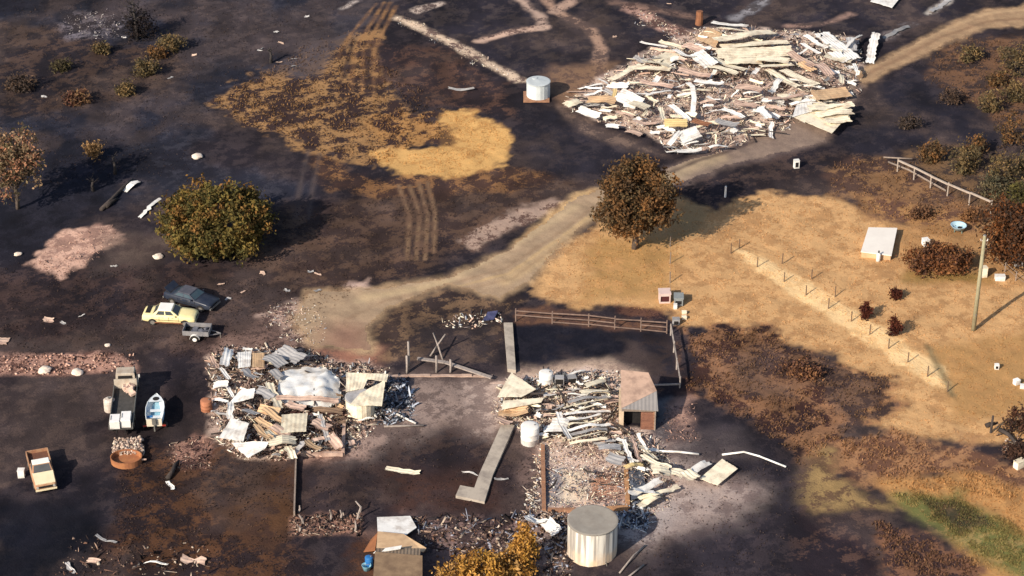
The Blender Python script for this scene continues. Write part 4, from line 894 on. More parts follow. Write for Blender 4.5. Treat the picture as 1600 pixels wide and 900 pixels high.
# ---- left ruin
m3 = mound_fn(RUIN3, .55); G3 = 'sheets of the left ruined building'; L3 = 'scorched sheet in the heap of the left ruined building'
rubble(RUIN3, 4600, m3, PALE + DARKP[:3] + [alb(225, 205, 182), alb(196, 160, 140), alb(180, 150, 130), alb(236, 222, 204)], 'dark ash and broken rubble on the floor of the left ruin', seed=7, smax=.24, strips=.6, flat=.35)
rubble([(595, 588), (640, 586), (646, 655), (600, 664)], 700, ZERO, [alb(200, 205, 215), alb(90, 98, 112), alb(50, 54, 64), alb(150, 155, 165), alb(40, 42, 52)], 'blue grey glassy rubble right of the left ruin', seed=8, smax=.28)
def draped(outline, name, label, m, zf, cat):
    w = wp(outline); w = np.array(w); c = w.mean(0); n = 26
    mn, mx_ = w.min(0), w.max(0); X, Y = np.meshgrid(np.linspace(mn[0], mx_[0], n), np.linspace(mn[1], mx_[1], n))
    d = sdf(X.ravel(), Y.ravel(), [tuple(q) for q in w]).reshape(n, n)
    # pull outside grid points in towards the centre so the outline is followed
    for it in range(30):
        out = d > 0
        if not out.any(): break
        X = np.where(out, X + (c[0] - X) * .06, X); Y = np.where(out, Y + (c[1] - Y) * .06, Y)
        d = sdf(X.ravel(), Y.ravel(), [tuple(q) for q in w]).reshape(n, n)
    Z = zf((X - mn[0]) / (mx_[0] - mn[0]), (Y - mn[1]) / (mx_[1] - mn[1]), X, Y) + hgt(X, Y)
    N1 = n * n; top = [(X[i, j] - c[0], Y[i, j] - c[1], Z[i, j]) for i in range(n) for j in range(n)]; low = [(a, b_, z - .03) for a, b_, z in top]; f = []
    for i in range(n - 1):
        for j in range(n - 1):
            a, b_, cc, dd = i * n + j, i * n + j + 1, (i + 1) * n + j + 1, (i + 1) * n + j
            f += [(a, b_, cc, dd), (dd + N1, cc + N1, b_ + N1, a + N1)]
    bd = list(range(n)) + [i * n + n - 1 for i in range(1, n)] + [(n - 1) * n + j for j in range(n - 2, -1, -1)] + [i * n for i in range(n - 2, 0, -1)]
    for a, b_ in zip(bd, bd[1:] + bd[:1]): f.append((a, b_, b_ + N1, a + N1))
    o = MB().add(top + low, f).build(name, m, smooth=True); o.location = (c[0], c[1], 0); return tag(o, label, cat)
M_tarp = mat('white_tarpaulin', (.66, .66, .65), (.46, .40, .33), .7, .7, .55, 0, .5, lo=.45, hi=.62)
def tz(s, t, X, Y):
    ridge = np.where(s < .72, .9 + .9 * s / .72, 1.8 - (s - .72) / .28 * 1.1)
    return .15 + ridge * (.55 + .45 * np.sin(np.clip(t, 0, 1) * np.pi * .8)) * .6 + .5 * (fbm(X / .9, Y / .9, 12, 4) - .5) - .16 * np.exp(-((s - t * .8 - .05) / .035) ** 2) + .10 * np.abs(np.sin(s * 11 + t * 7)) + .06 * np.abs(np.sin(s * 5 - t * 14))
draped([(432, 618), (438, 596), (462, 588), (506, 590), (532, 604), (535, 640), (505, 652), (470, 645), (440, 640)], 'tarpaulin', 'large crumpled white sheet with a bluish right side draped over the left ruin', M_tarp, tz, 'sheet')
quad_sheet([(540, 612), (541, 582), (578, 583), (568, 606)], 'c', 'cream sheet covering the back left of the small round tank in the left ruin', z=0, zs=(1.75, 1.9, 1.85, 1.7), wav=.09)
quad_sheet([(546, 633), (562, 614), (602, 594), (597, 634)], 'c', 'cream sheet folded over the front right of the small round tank in the left ruin', z=0, zs=(1.7, 1.78, 1.9, 1.66), wav=.09)
quad_sheet([(574, 592), (576, 583), (607, 584), (604, 596)], 'c', 'cream strip of sheet bridging the top of the small round tank in the left ruin', z=0, zs=(1.9, 1.95, 1.9, 1.95), wav=.06)
quad_sheet([(342, 684), (361, 652), (389, 662), (380, 690)], 'w', 'bright white curled sheet at the left foot of the left ruin', mound=m3, z=.65, wav=.12)
quad_sheet([(356, 632), (376, 609), (399, 606), (396, 621)], 'w', 'bright white bent sheet sloping above the curled one in the left ruin', mound=m3, z=.65, wav=.08)
quad_sheet([(362, 692), (420, 690), (414, 700), (388, 716)], 'w', 'grey white sheet folded at the lower left edge of the left ruin', mound=m3, z=.65, wav=.12)
quad_sheet([(438, 676), (440, 648), (481, 645), (478, 674)], 'c', 'flat cream square sheet in the middle of the left ruin', mound=m3, z=.65, wav=.06)
quad_sheet([(372, 575), (371, 550), (393, 548), (391, 572)], 'w', 'pale bluish square sheet at the top of the left ruin', mound=m3, z=.65, wav=.1)
quad_sheet([(394, 574), (394, 552), (413, 552), (413, 574)], 't', 'peach brown square sheet next to the bluish one in the left ruin', mound=m3, z=.65, wav=.1)
S3 = [(420, 692, 462, 690, 1.3, 'c'), (450, 698, 458, 718, .6, 'c'), (412, 640, 444, 662, .6, 't'), (402, 654, 434, 680, .6, 't'), (398, 666, 422, 688, .6, 't'), (357, 545, 351, 574, .8, 'w'), (413, 558, 442, 572, 1.2, 'g'), (438, 548, 472, 566, 1.4, 'g'),
      (334, 603, 357, 600, .7, 'w'), (334, 626, 357, 628, .4, 'w'), (344, 574, 358, 596, .4, 'w'), (361, 628, 359, 655, .5, 'w'), (432, 622, 530, 628, .5, 'p'), (448, 632, 476, 640, .7, 'p'), (420, 600, 436, 640, .7, 'c'), (330, 560, 340, 578, .4, 'p'), (404, 640, 436, 646, .9, 't'), (425, 668, 450, 682, .8, 'p'), (416, 676, 440, 690, .7, 'c'), (380, 640, 400, 650, .7, 'g'), (490, 660, 515, 672, .9, 'p'), (515, 680, 532, 700, .8, 'p'), (478, 690, 500, 704, .8, 't'), (490, 640, 535, 645, .6, 'b'), (400, 610, 425, 622, .8, 'g'), (380, 580, 400, 592, .7, 'g'), (540, 612, 560, 600, .5, 'p'), (500, 652, 512, 690, .4, 'g'), (425, 580, 440, 592, .8, 'g'), (540, 630, 590, 626, .9, 'c')]
for a in S3: sheet(*a, m3, L3, G3, lift=random.uniform(.4, .65))
rand_sheets(RUIN3, 48, 'cwgpbwgptk', m3, 'twisted strip of metal in the heap of the left ruined building', 'twisted metal strips of the left ruin', .5, 2.2, .12, .5, name='metal_strip', cat='metal strip')
beams(RUIN3, 26, m3, 'charred beam in the heap of the left ruined building', 'charred beams of the left ruin')
wall('brick_footing', [(470, 712), (536, 712), (538, 662)], .5, .25, M_pink, 'pale low wall around the brick corner of the left ruin')
wall('charred_sill', [(452, 650), (540, 650)], .5, .3, mat('red_char', (.07, .03, .025), (.03, .02, .02), 3, .6, .95), 'dark red charred sill below the white crumpled sheet', 'sill')
rod([(620, 650, .2), (650, 664, .15)], .09, M_white, 'pale stick sloping out of the blue grey rubble', 'burnt_stick', 'stick')
rod([(600, 668, .1), (662, 667, .15)], .08, M_ashw, 'pale flat stick along the edge of the yard', 'burnt_stick', 'stick')
# posts and beams of a carport behind the left ruin
for (u, v, v2, lean, lab) in ((639, 580, 534, 0, 'tallest grey post left standing behind the left ruin'), (636, 583, 556, 0, 'short pale post beside the tallest one behind the left ruin'), (682, 582, 556, 0, 'stout grey post below the crossed poles'), (704, 582, 562, 0, 'thin pale post right of the stout one below the crossed poles')):
    h = height_to(u, v, v2); o = MB().tube([(0, 0, -.15), (.02, 0, h * .5), (0, .02, h)], [.11, .1, .09], 7).build('timber_post', M_ashw, smooth=True); o.location = G(u, v); tag(o, lab, 'post')
def pole2(u, v, z1, u2, v2, z2, lab, name='leaning_pole', m=M_ashw, r=.08, cat='pole'):
    a = G(u, v, z1); b = P(u2, v2, z2); o = MB().tube([(0, 0, 0), (b - a) * .5 + Vector((0, 0, .03)), b - a], [r, r, r * .8], 6).build(name, m, smooth=True); o.location = a; return tag(o, lab, cat)
pole2(692, 562, -.05, 677, 520, 1.6, 'burnt pole leaning left, one of the crossed pair behind the yard')
pole2(672, 556, -.05, 696, 522, 1.7, 'burnt pole leaning right, one of the crossed pair behind the yard')
t = P(650, 562, .45); b_ = P(768, 592, .45)
for i, (a, b) in enumerate((((652, 560), (696, 566)), ((696, 566), (768, 590)))):
    p, q = P(*a, .5), P(*b, .35); o = MB().bar((0, 0, 0), q - p, .35, .1).build('fallen_beam', M_ashw); o.location = p
    tag(o, ('short' if i == 0 else 'long') + ' grey fallen board below the crossed poles', 'board')
wall('ash_footing', [(605, 590), (640, 588), (770, 588)], .25, .3, M_pink, 'pinkish low footing along the back of the yard')

# ---- concrete and edging in the yard
def slab_thing(pts, th, m, name, label, cat, top=None):
    zt = (top if top is not None else th); gs = [P(u, v, zt) for u, v in pts]; c = sum(gs, Vector()) / len(gs)
    o = MB().slab([p - c for p in gs], th + .2).build(name, m); o.location = c; recalc(o); return tag(o, label, cat)
slab_thing([(783, 664), (804, 664), (770, 742), (757, 784), (712, 774), (719, 758), (741, 762), (748, 742)], .28, M_conc, 'concrete_path', 'L shaped pale concrete path crossing the burnt yard', 'path')
slab_thing([(787, 504), (801, 504), (806, 578), (793, 576)], .28, M_conc, 'concrete_strip', 'narrow upright strip of pale concrete beside the dark fenced pen', 'path')
wall('low_edging', [(463, 712), (460, 806)], .5, .12, M_wood, 'thin straight edging wall along the left side of the yard', steps=0)
sheet(603, 735, 656, 740, .55, 'c', label='cream board lying alone in the middle of the burnt yard', roll=0, lift=.1)
sheet(722, 738, 745, 743, .15, 'g', label='thin grey strip left of the concrete path')
sheet(772, 750, 794, 750, .15, 'g', label='thin grey strip right of the concrete path')
for k, (u, v, v2) in enumerate(((466, 800, 790), (474, 818, 805), (517, 812, 795), (532, 810, 797), (558, 812, 792), (555, 830, 815), (468, 830, 818), (562, 800, 785))):
    h = height_to(u, v, v2); o = MB().tube([(0, 0, -.1), (jit(.2), 0, h * .5), (jit(.35), jit(.2), h)], [.09, .08, .05], 6).build('burnt_post', M_ashw); o.location = G(u, v); tag(o, 'grey burnt post stub in the ash strip below the yard', 'post', 'burnt post stubs below the yard')
rubble([(455, 806), (565, 804), (565, 836), (455, 838)], 500, ZERO, DARKP, 'pinkish rubble in the ash strip below the yard', seed=12, smax=.25)
rubble([(640, 806), (845, 812), (855, 890), (700, 880), (650, 840)], 1100, ZERO, DARKP + [alb(160, 160, 170)], 'grey pink rubble between the lower shed and the big tank', seed=13, smax=.28)
rubble([(800, 800), (890, 800), (885, 900), (840, 900), (850, 840)], 800, ZERO, DARKP + [alb(180, 185, 200), alb(215, 195, 175)], 'mixed rubble left of the big tank', seed=14, smax=.28)
rubble([(965, 795), (1010, 790), (1010, 830), (965, 830)], 500, ZERO, [alb(170, 180, 195), alb(90, 96, 110), alb(60, 60, 70), alb(220, 220, 220)], 'blue grey scrap right of the big tank', seed=15, smax=.3)
sheet(822, 812, 850, 822, 1.0, 'w', label='crumpled bluish white sheet left of the big tank', lift=.3, crumple=.25)
sheet(853, 818, 872, 832, 1.0, 'w', label='second crumpled white sheet close to the left of the big tank', lift=.3, crumple=.25)
rubble([(840, 760), (855, 690), (850, 700), (835, 800), (820, 800)], 260, ZERO, PALE, 'pale rubble spilt along the left footing of the middle ruin', seed=16, smax=.22)
rubble([(402, 492), (460, 466), (506, 490), (505, 545), (440, 525)], 350, ZERO, PALE, 'pale stones on the ash beside the drive', seed=17, smax=.13)
rubble([(1035, 640), (1085, 630), (1092, 690), (1040, 690)], 260, ZERO, [alb(190, 152, 136), alb(150, 120, 110), alb(110, 88, 82)], 'pinkish ash heap right of the brick shed', seed=18, smax=.13)
rubble([(262, 700), (300, 682), (335, 690), (328, 735), (270, 738)], 380, ZERO, DARKP + [alb(190, 150, 130)], 'pinkish ash heap left of the yard', seed=19, smax=.13)
rubble([(618, 26), (640, 30), (760, 92), (815, 125), (808, 130), (740, 100), (640, 45)], 420, ZERO, PALE, 'white ash line of the burnt hedge near the top', seed=20, smax=.13)
rubble([(985, 12), (1020, 26), (1080, 55), (1070, 66), (1000, 36)], 260, ZERO, PALE, 'pinkish rubble above the upper ruin', seed=21, smax=.13)
rubble([(100, 30), (170, 15), (200, 45), (170, 62), (110, 55)], 220, ZERO, [alb(140, 130, 132), alb(100, 92, 96), alb(190, 180, 176)], 'grey stones on the slope at the upper left', seed=22, smax=.2)
rubble([(55, 400), (110, 365), (180, 350), (180, 380), (100, 435)], 260, ZERO, [alb(215, 180, 160), alb(190, 150, 134), alb(150, 118, 104)], 'pinkish ash scatter at the left', seed=23, smax=.13)
rubble([(100, 840), (330, 850), (340, 900), (90, 900)], 260, ZERO, DARKP, 'scattered dark scrap at the bottom left', seed=24, smax=.25)
rubble([(690, 505), (730, 490), (780, 488), (785, 500), (735, 515)], 150, ZERO, PALE, 'pale scrap beside the blue bundle behind the yard', seed=26, smax=.24)
rubble([(1555, 660), (1600, 690), (1600, 740), (1570, 720)], 160, ZERO, DARKP + [alb(220, 205, 185)], 'scrap around the burnt logs at the right edge', seed=27, smax=.25)
# stone bank at the left
rubble([(-10, 556), (150, 551), (212, 565), (212, 582), (-10, 586)], 480, ZERO, [alb(190, 150, 132), alb(120, 90, 80), alb(90, 66, 60), alb(210, 172, 152)], 'bank of broken pinkish stones at the left edge', seed=9, smax=.13, flat=.8, strips=0)
for (u, v, s, lab) in ((70, 580, .55, 'large cream boulder in the stone bank, left of the pair'), (121, 583, .5, 'large cream boulder in the stone bank, right of the pair'), (247, 402, .5, 'cream boulder on burnt ground left of the parked cars'), (28, 398, .35, 'small pale boulder left of the pink ash patch'), (308, 246, .55, 'grey boulder above the broad green tree'), (168, 540, .25, 'small white stone near the stone bank')):
    import bmesh
    bm = bmesh.new(); bmesh.ops.create_icosphere(bm, subdivisions=3, radius=1)
    for q in bm.verts:
        nn = float(fbm(q.co.x * 1.3 + u, q.co.y * 1.3 + q.co.z, 3, 3)); q.co *= .7 + .6 * nn; q.co.z *= .4
        q.co *= s
    me = bpy.data.meshes.new('boulder'); bm.to_mesh(me); bm.free(); o = bpy.data.objects.new('boulder', me); COL.objects.link(o)
    me.materials.append(mat('pale_rock', (.78, .66, .54), (.55, .43, .36), 2, .7, .9, 0, .3)); o.location = G(u, v, s * .2); tag(o, lab, 'boulder')

# ---- lower shed at the bottom edge
t = thing('collapsed_shed', 'collapsed shed with brown roof panels and one white panel at the bottom edge', 'shed', G(622, 905), R(0))
gg = t.location.copy()
def rel(u, v, z): return P(u, v, gg.z + z) - gg
mw = mat('shed_wall', (.20, .155, .115), (.12, .09, .07), 1.5, .7, .9, 0, .2)
b = MB(); b.box((0, .3, .85), (3.2, 2.0, 1.9)); b.build('wall', mw, t)
b = MB(); b.slab([rel(583, 903, 1.95), rel(660, 903, 1.95), rel(660, 868, 1.95), rel(586, 862, 1.95)], .08); recalc(b.build('roof', mat('shed_roof', alb(156, 130, 102), alb(112, 90, 72), 1, .8, .85, 0, .2), t))
b = MB(); b.slab([rel(583, 864, 1.7), rel(626, 857, 2.02), rel(628, 852, 2.0), rel(590, 858, 1.7)], .05); recalc(b.build('white_edge', M_white, t))
b = MB(); b.slab([rel(588, 858, 1.3), rel(662, 862, 1.5), rel(666, 856, 1.5), rel(630, 834, 1.0), rel(590, 830, .9)], .05); recalc(b.build('brown_panel', M_tan, t))
b = MB(); b.slab([rel(568, 862, .1), rel(586, 860, 1.2), rel(590, 832, .9), rel(580, 842, .1)], .05); recalc(b.build('side_panel', mat('orange_panel', alb(160, 104, 68), alb(120, 78, 54), 1.5, .6, .9), t))
b = MB(); b.slab([rel(590, 832, .6), rel(634, 836, .6), rel(651, 824, .5), rel(641, 806, .3), rel(589, 808, .3)], .05); recalc(b.build('white_panel', M_white, t))
drum('plastic_drum', 'bright blue plastic drum beside the collapsed shed', 577, 884, .3, .85, mat('blue_plastic', (.03, .16, .42), (.02, .1, .26), 3, .5, .4))
t = thing('blue_tub', 'pale blue tub below the blue drum at the bottom edge', 'tub', G(573, 890))
b = MB(); b.loft([[(r * math.cos(k * math.pi / 8), r * math.sin(k * math.pi / 8), z) for k in range(16)] for r, z in ((.25, 0), (.34, .4), (.36, .42), (.31, .4), (.22, .06))]); recalc(b.build('basin', mat('pale_blue', (.25, .5, .6), (.18, .38, .48), 3, .4, .5), t, True))
MB().tube([(-.34, 0, .41), (-.2, -.1, .55), (.2, -.1, .55), (.34, 0, .41)], .015, 5).build('handle', M_rim, t)

ribbed(MATS['shaded_roof'], 'X', .3, .3)
ribbed(MATS['shed_wall'], 'X', .25)
# ------------------------------------------------------------------ VEHICLES
def heading(u1, v1, u2, v2):
    d = P(u2, v2) - P(u1, v1); return math.atan2(d.y, d.x)
def inset(q, u0, u1, v0, v1, off=.006):
    a, b, c, d = [Vector(p) for p in q]; n = (b - a).cross(d - a).normalized()
    f = lambda s, t: (a * (1 - s) + b * s) * (1 - t) + (d * (1 - s) + c * s) * t + n * off
    return [f(u0, v0), f(u1, v0), f(u1, v1), f(u0, v1)]
def pane(q, name, m, parent, th=.02):
    a = [Vector(p) for p in q]; n = (a[1] - a[0]).cross(a[3] - a[0]).normalized()
    low = [p - n * th for p in a]
    return MB().add(a + low, [(0, 1, 2, 3), (7, 6, 5, 4), (0, 4, 5, 1), (1, 5, 6, 2), (2, 6, 7, 3), (3, 7, 4, 0)]).build(name, m, parent)
def wheels(t, xs, y, r, w=.19, rimm=None):
    for x in xs:
        for s in (-1, 1):
            c = Vector((x, s * y, r - .03))
            n = 18; prof = [(r * .62, -w / 2), (r * .94, -w / 2), (r, -w * .3), (r, w * .3), (r * .94, w / 2), (r * .62, w / 2)]
            rings = [[(c.x + q * math.cos(2 * math.pi * k / n), c.y + o, c.z + q * math.sin(2 * math.pi * k / n)) for k in range(n)] for q, o in prof]
            wh = recalc(MB().loft(rings).build('wheel', M_tyre, t, True))
            MB().tube([c + Vector((0, s * w * .2, 0)), c + Vector((0, s * (w / 2 + .008), 0))], r * .6, 14).build('rim', rimm or M_rim, wh)
def car_body(t, L, Wd, secs, m, name='body'):
    rings = []
    for x, zb, zt, f in secs:
        w = Wd / 2 * f; zm = zb + (zt - zb) * .5
        half = [(w * .86, zb), (w, zb + (zt - zb) * .22), (w * 1.0, zm), (w * .97, zt - (zt - zb) * .16), (w * .88, zt - .01), (w * .45, zt + .02)]
        rings.append([(x * L, -y, z) for y, z in half] + [(x * L, y, z) for y, z in half[::-1]])
    o = MB().loft(rings).build(name, m, t, True); recalc(o)
    md = o.modifiers.new('edge', 'BEVEL'); md.width = .06; md.segments = 3; md.limit_method = 'ANGLE'; md.angle_limit = R(50)
    return o
def cabin(t, xb0, xb1, xt0, xt1, zb, zt, wb, wt, m, roofm, glass=M_glass, split=True):
    B = [Vector((xb0, -wb, zb)), Vector((xb1, -wb, zb)), Vector((xb1, wb, zb)), Vector((xb0, wb, zb))]
    T = [Vector((xt0, -wt, zt)), Vector((xt1, -wt, zt)), Vector((xt1, wt, zt)), Vector((xt0, wt, zt))]
    o = MB().loft([B, T]).build('cabin', m, t); recalc(o)
    md = o.modifiers.new('edge', 'BEVEL'); md.width = .05; md.segments = 2
    cx = [p + Vector((0, 0, .0)) for p in T]
    top = [p.lerp(sum(T, Vector()) / 4, .06) + Vector((0, 0, .035)) for p in T]; rf = MB().loft([[p + Vector((0, 0, -.02)) for p in T], [p.lerp(sum(T, Vector()) / 4, -.0) + Vector((0, 0, .012)) for p in T], top]).build('roof', roofm, t); recalc(rf)
    pane(inset((B[1], B[2], T[2], T[1]), .07, .93, .08, .9), 'windscreen', glass, t)
    pane(inset((B[3], B[0], T[0], T[3]), .08, .92, .12, .9), 'rear_window', glass, t)
    for q in ((B[0], B[1], T[1], T[0]), (B[2], B[3], T[3], T[2])):
        for a, b in (((.12, .48), (.53, .88)) if split else ((.12, .88),)):
            pane(inset(q, a, b, .18, .88), 'side_window', glass, t)
SED = [(-.5, .42, .78, .84), (-.485, .33, .90, .93), (-.42, .27, .95, .98), (-.28, .25, .97, 1), (0, .24, .96, 1), (.2, .24, .95, 1), (.4, .26, .87, .98), (.475, .3, .80, .94), (.5, .4, .70, .85)]
def sedan(name, label, u, v, ang, L, Wd, paint, roofm, glass=M_glass, boot=None):
    t = thing(name, label, 'car', G(u, v), ang)
    car_body(t, L, Wd, SED, paint)
    cabin(t, -.31 * L, .19 * L, -.2 * L, .06 * L, .93, 1.36 if boot is None else 1.27, Wd * .46, Wd * .36, paint, roofm, glass)
    wheels(t, (-.3 * L, .31 * L), Wd / 2 - .085, .31)
    for s in (-1, 1):
        MB().box((.492 * L, s * Wd * .33, .63), (.05, .3, .14)).build('headlight', M_lamp, t)
        MB().box((-.492 * L, s * Wd * .34, .68), (.05, .3, .16)).build('tail_light', mat('tail_lens', (.3, .04, .03), (.2, .03, .02), 4, .5, .3), t)
        MB().box((.13 * L, s * (Wd / 2 + .06), .98), (.1, .14, .1)).build('mirror', paint, t)
    for x in (-.5, .5):
        MB().box((x * L * 1.005, 0, .42), (.1, Wd * .88, .14)).build('bumper', M_rim, t)
    MB().box((.502 * L, 0, .62), (.03, Wd * .34, .12)).build('grille', M_dark, t)
    for s in (-1, 1):
        for x in (-.3 * L, .31 * L):
            n = 16; ring = [(x + .37 * math.cos(math.pi * k / n), .28 + .37 * math.sin(math.pi * k / n)) for k in range(n + 1)]
            MB().loft([[(a, s * (Wd / 2 - .06), z) for a, z in ring], [(a, s * (Wd / 2 + .006), z) for a, z in ring]]).build('wheel_arch', M_dark, t)
        for x in (-.17 * L, .01 * L, .19 * L):
            MB().box((x, s * (Wd / 2 + .002), .66), (.018, .012, .42)).build('door_seam', M_dark, t)
        for x in (-.1 * L, .08 * L):
            MB().box((x, s * (Wd / 2 + .012), .78), (.14, .02, .035)).build('door_handle', M_rim, t)
        MB().box((0, s * (Wd / 2 + .006), .56), (L * .5, .014, .045)).build('side_trim', M_dark, t)
    MB().box((.19 * L, 0, .972), (.02, Wd * .82, .012)).build('bonnet_seam', M_dark, t)
    return t
pw = mat('cream_paint', (.85, .75, .40), (.74, .58, .26), 1.2, .6, .45)
pwr = mat('white_roof_paint', (.84, .82, .77), (.7, .66, .6), 1.2, .5, .45)
t = sedan('parked_car', 'pale yellow sedan with a white roof parked next to the dark blue car', 267, 501, heading(228, 502, 308, 506), 4.55, 1.75, pw, pwr, M_glass)
MB().box((-.40 * 4.55, 0.1, .985), (.42, 1.15, .02)).build('boot_opening', M_dark, t)
MB().box((0, 0.876, .3), (3.0, .03, .1)).build('sill', M_rust, t); MB().box((0, -.876, .3), (3.0, .03, .1)).build('sill', M_rust, t)
nav = mat('navy_paint', (.018, .024, .042), (.05, .055, .07), 1.5, .6, .3)
navr = mat('faded_navy_roof', (.10, .10, .12), (.04, .045, .06), 1.5, .6, .4)
t = sedan('parked_car', 'dark navy blue car with its boot lid raised, parked behind the pale yellow sedan', 300, 474, heading(252, 460, 343, 485), 4.75, 1.8, nav, navr, mat('blue_glass', (.04, .07, .09), (.08, .1, .11), 2, .5, .1), boot=True)
o = MB().box((0, 0, 0), (.75, 1.4, .05)).build('boot_lid', nav, t); o.location = (-1.95, 0, 1.14); o.rotation_euler = (0, R(38), 0)
MB().box((-1.9, 0, .985), (.5, 1.3, .02)).build('boot_opening', M_dark, t)
# box trailer
t = thing('box_trailer', 'small grey box trailer with one mudguard showing, in front of the pale yellow sedan', 'trailer', G(309, 526), heading(290, 522, 330, 524))
gt = mat('trailer_grey', (.17, .165, .175), (.3, .28, .27), 2, .6, .7)
b = MB(); b.box((0, 0, .5), (2.2, 1.4, .06)); b.build('tray_floor', M_dark, t)
for s in (-1, 1): MB().box((0, s * .7, .72), (2.2, .05, .42)).build('side_board', gt, t)
for s in (-1, 1): MB().box((s * 1.1, 0, .72), (.05, 1.35, .42)).build('end_board', gt, t)
for s in (-1, 1):
    mb = MB(); pr = [(.42 * math.cos(a), .42 * math.sin(a)) for a in [k * math.pi / 8 for k in range(9)]]
    mb.loft([[(-.05 + x, s * .74, .3 + z) for x, z in pr], [(-.05 + x, s * .98, .3 + z) for x, z in pr], [(-.05 + x * .94, s * .98, .3 + z * .94) for x, z in pr], [(-.05 + x * .94, s * .74, .3 + z * .94) for x, z in pr]], cap=False, closed=False)
    recalc(mb.build('mudguard', M_white, t))
wheels(t, (-.05,), .86, .3, rimm=M_white)
MB().bar((1.1, .4, .45), (2.0, 0, .45), .07, .07).bar((1.1, -.4, .45), (2.0, 0, .45), .07, .07).build('drawbar', gt, t)
MB().tube([(1.95, 0, .0), (1.95, 0, .5)], .04, 8).build('jockey_stand', M_rim, t)
b = MB()
for k in range(7): b.box((jit(.8), jit(.45), .6 + jit(.04)), (random.uniform(.3, .7), random.uniform(.2, .4), .12), (jit(.3), jit(.3), jit(2)))
b.build('scrap_load', mat('blue_scrap', (.07, .075, .10), (.25, .24, .25), 3, .6, .8), t)

# rusty ute
t = thing('pickup_truck', 'rusty pickup truck with a cream bonnet and white roof parked at the lower left', 'pickup truck', G(66, 744), heading(58, 712, 74, 772))
rb = mat('rusty_paint', (.33, .15, .085), (.5, .34, .2), 1.4, .7, .75, 0, .1)
cb_ = mat('cream_bonnet', (.84, .72, .48), (.74, .58, .36), 1.2, .6, .6)
L = 4.7; Wd = 1.72
car_body(t, L, Wd, [(-.06, .3, .98, 1), (.1, .28, .98, 1), (.22, .28, .96, 1), (.4, .3, .90, .98), (.48, .34, .86, .95), (.5, .42, .74, .88)], rb)
MB().add([(.17 * L, -.78, 1.02), (.485 * L, -.74, .915), (.485 * L, .74, .915), (.17 * L, .78, 1.02), (.17 * L, -.78, .95), (.485 * L, -.74, .85), (.485 * L, .74, .85), (.17 * L, .78, .95)], [(0, 1, 2, 3), (7, 6, 5, 4), (0, 4, 5, 1), (1, 5, 6, 2), (2, 6, 7, 3), (3, 7, 4, 0)]).build('bonnet', cb_, t)
cabin(t, -.07 * L, .2 * L, -.04 * L, .1 * L, .95, 1.5, Wd * .46, Wd * .38, rb, pwr, mat('dusty_glass', (.085, .085, .09), (.05, .05, .055), 2, .5, .5), split=False)
b = MB(); b.box((-.29 * L, 0, .62), (.42 * L, 1.6, .08)); b.build('tray_floor', mat('rusty_tray', (.16, .07, .045), (.1, .05, .035), 3, .6, .9), t)
for s in (-1, 1): MB().box((-.29 * L, s * .82, .72), (.42 * L, .07, .42)).build('tray_side', rb, t)
MB().box((-.5 * L, 0, .72), (.07, 1.6, .42)).build('tailgate', rb, t)
MB().box((-.082 * L, 0, .78), (.06, 1.6, .5)).build('headboard', rb, t)
MB().box((.505 * L, 0, .64), (.04, 1.2, .16)).build('grille', M_dark, t)
for s in (-1, 1): MB().tube([(.49 * L, s * .62, .64), (.512 * L, s * .62, .64)], .1, 12).build('headlight', M_lamp, t)
MB().box((.515 * L, 0, .42), (.08, 1.6, .12)).build('bumper', cb_, t)
wheels(t, (-.3 * L, .32 * L), .77, .32)
t = thing('white_box', 'small white box standing left of the rusty pickup truck', 'box', G(34, 745))
MB().box((0, 0, .3), (.5, .42, .7)).build('carton', M_white, t); MB().box((0, 0, .67), (.54, .46, .06)).build('lid', M_white, t)

# burnt truck
TH_ = heading(188, 690, 200, 592)
t = thing('flatbed_truck', 'burnt out flatbed truck with a pale cab and dark tray beside the small boat', 'truck', G(196, 642), TH_)
grt = mat('burnt_grey', (.12, .115, .105), (.2, .185, .165), 2, .7, .85, 0, .1); bei = mat('burnt_cab', (.50, .44, .36), (.3, .22, .16), 1.5, .7, .75, 0, .1)
L = 8.2; x0 = -4.1
for s in (-1, 1): MB().bar((x0, s * .4, .72), (4.0, s * .4, .72), .1, .2).build('chassis_rail', M_dark, t)
MB().box((-1.1, 0, .95), (5.8, 2.1, .08)).build('tray_floor', mat('dark_tray', (.05, .048, .045), (.1, .09, .085), 2, .6, .9), t)
for s in (-1, 1): MB().box((-1.1, s * 1.06, 1.15), (5.8, .06, .38)).build('side_board', grt, t)
MB().box((1.82, 0, 1.4), (.08, 2.1, .9)).build('headboard', bei, t)
B = [Vector((2.0, -1.0, .75)), Vector((3.4, -1.0, .75)), Vector((3.4, 1.0, .75)), Vector((2.0, 1.0, .75))]; T = [Vector((2.08, -.86, 2.15)), Vector((3.1, -.86, 2.15)), Vector((3.1, .86, 2.15)), Vector((2.08, .86, 2.15))]
recalc(MB().loft([B, T]).build('cab', bei, t))
MB().loft([[p + Vector((0, 0, .005)) for p in T], [p.lerp(Vector((2.6, 0, 2.15)), .08) + Vector((0, 0, .05)) for p in T]]).build('cab_roof', bei, t)
pane(inset((B[1], B[2], T[2], T[1]), .06, .94, .5, .93), 'windscreen', M_dark, t); pane(inset((B[3], B[0], T[0], T[3]), .12, .88, .5, .9), 'rear_window', M_dark, t)
for q in ((B[0], B[1], T[1], T[0]), (B[2], B[3], T[3], T[2])): pane(inset(q, .15, .85, .5, .9), 'side_window', M_dark, t)
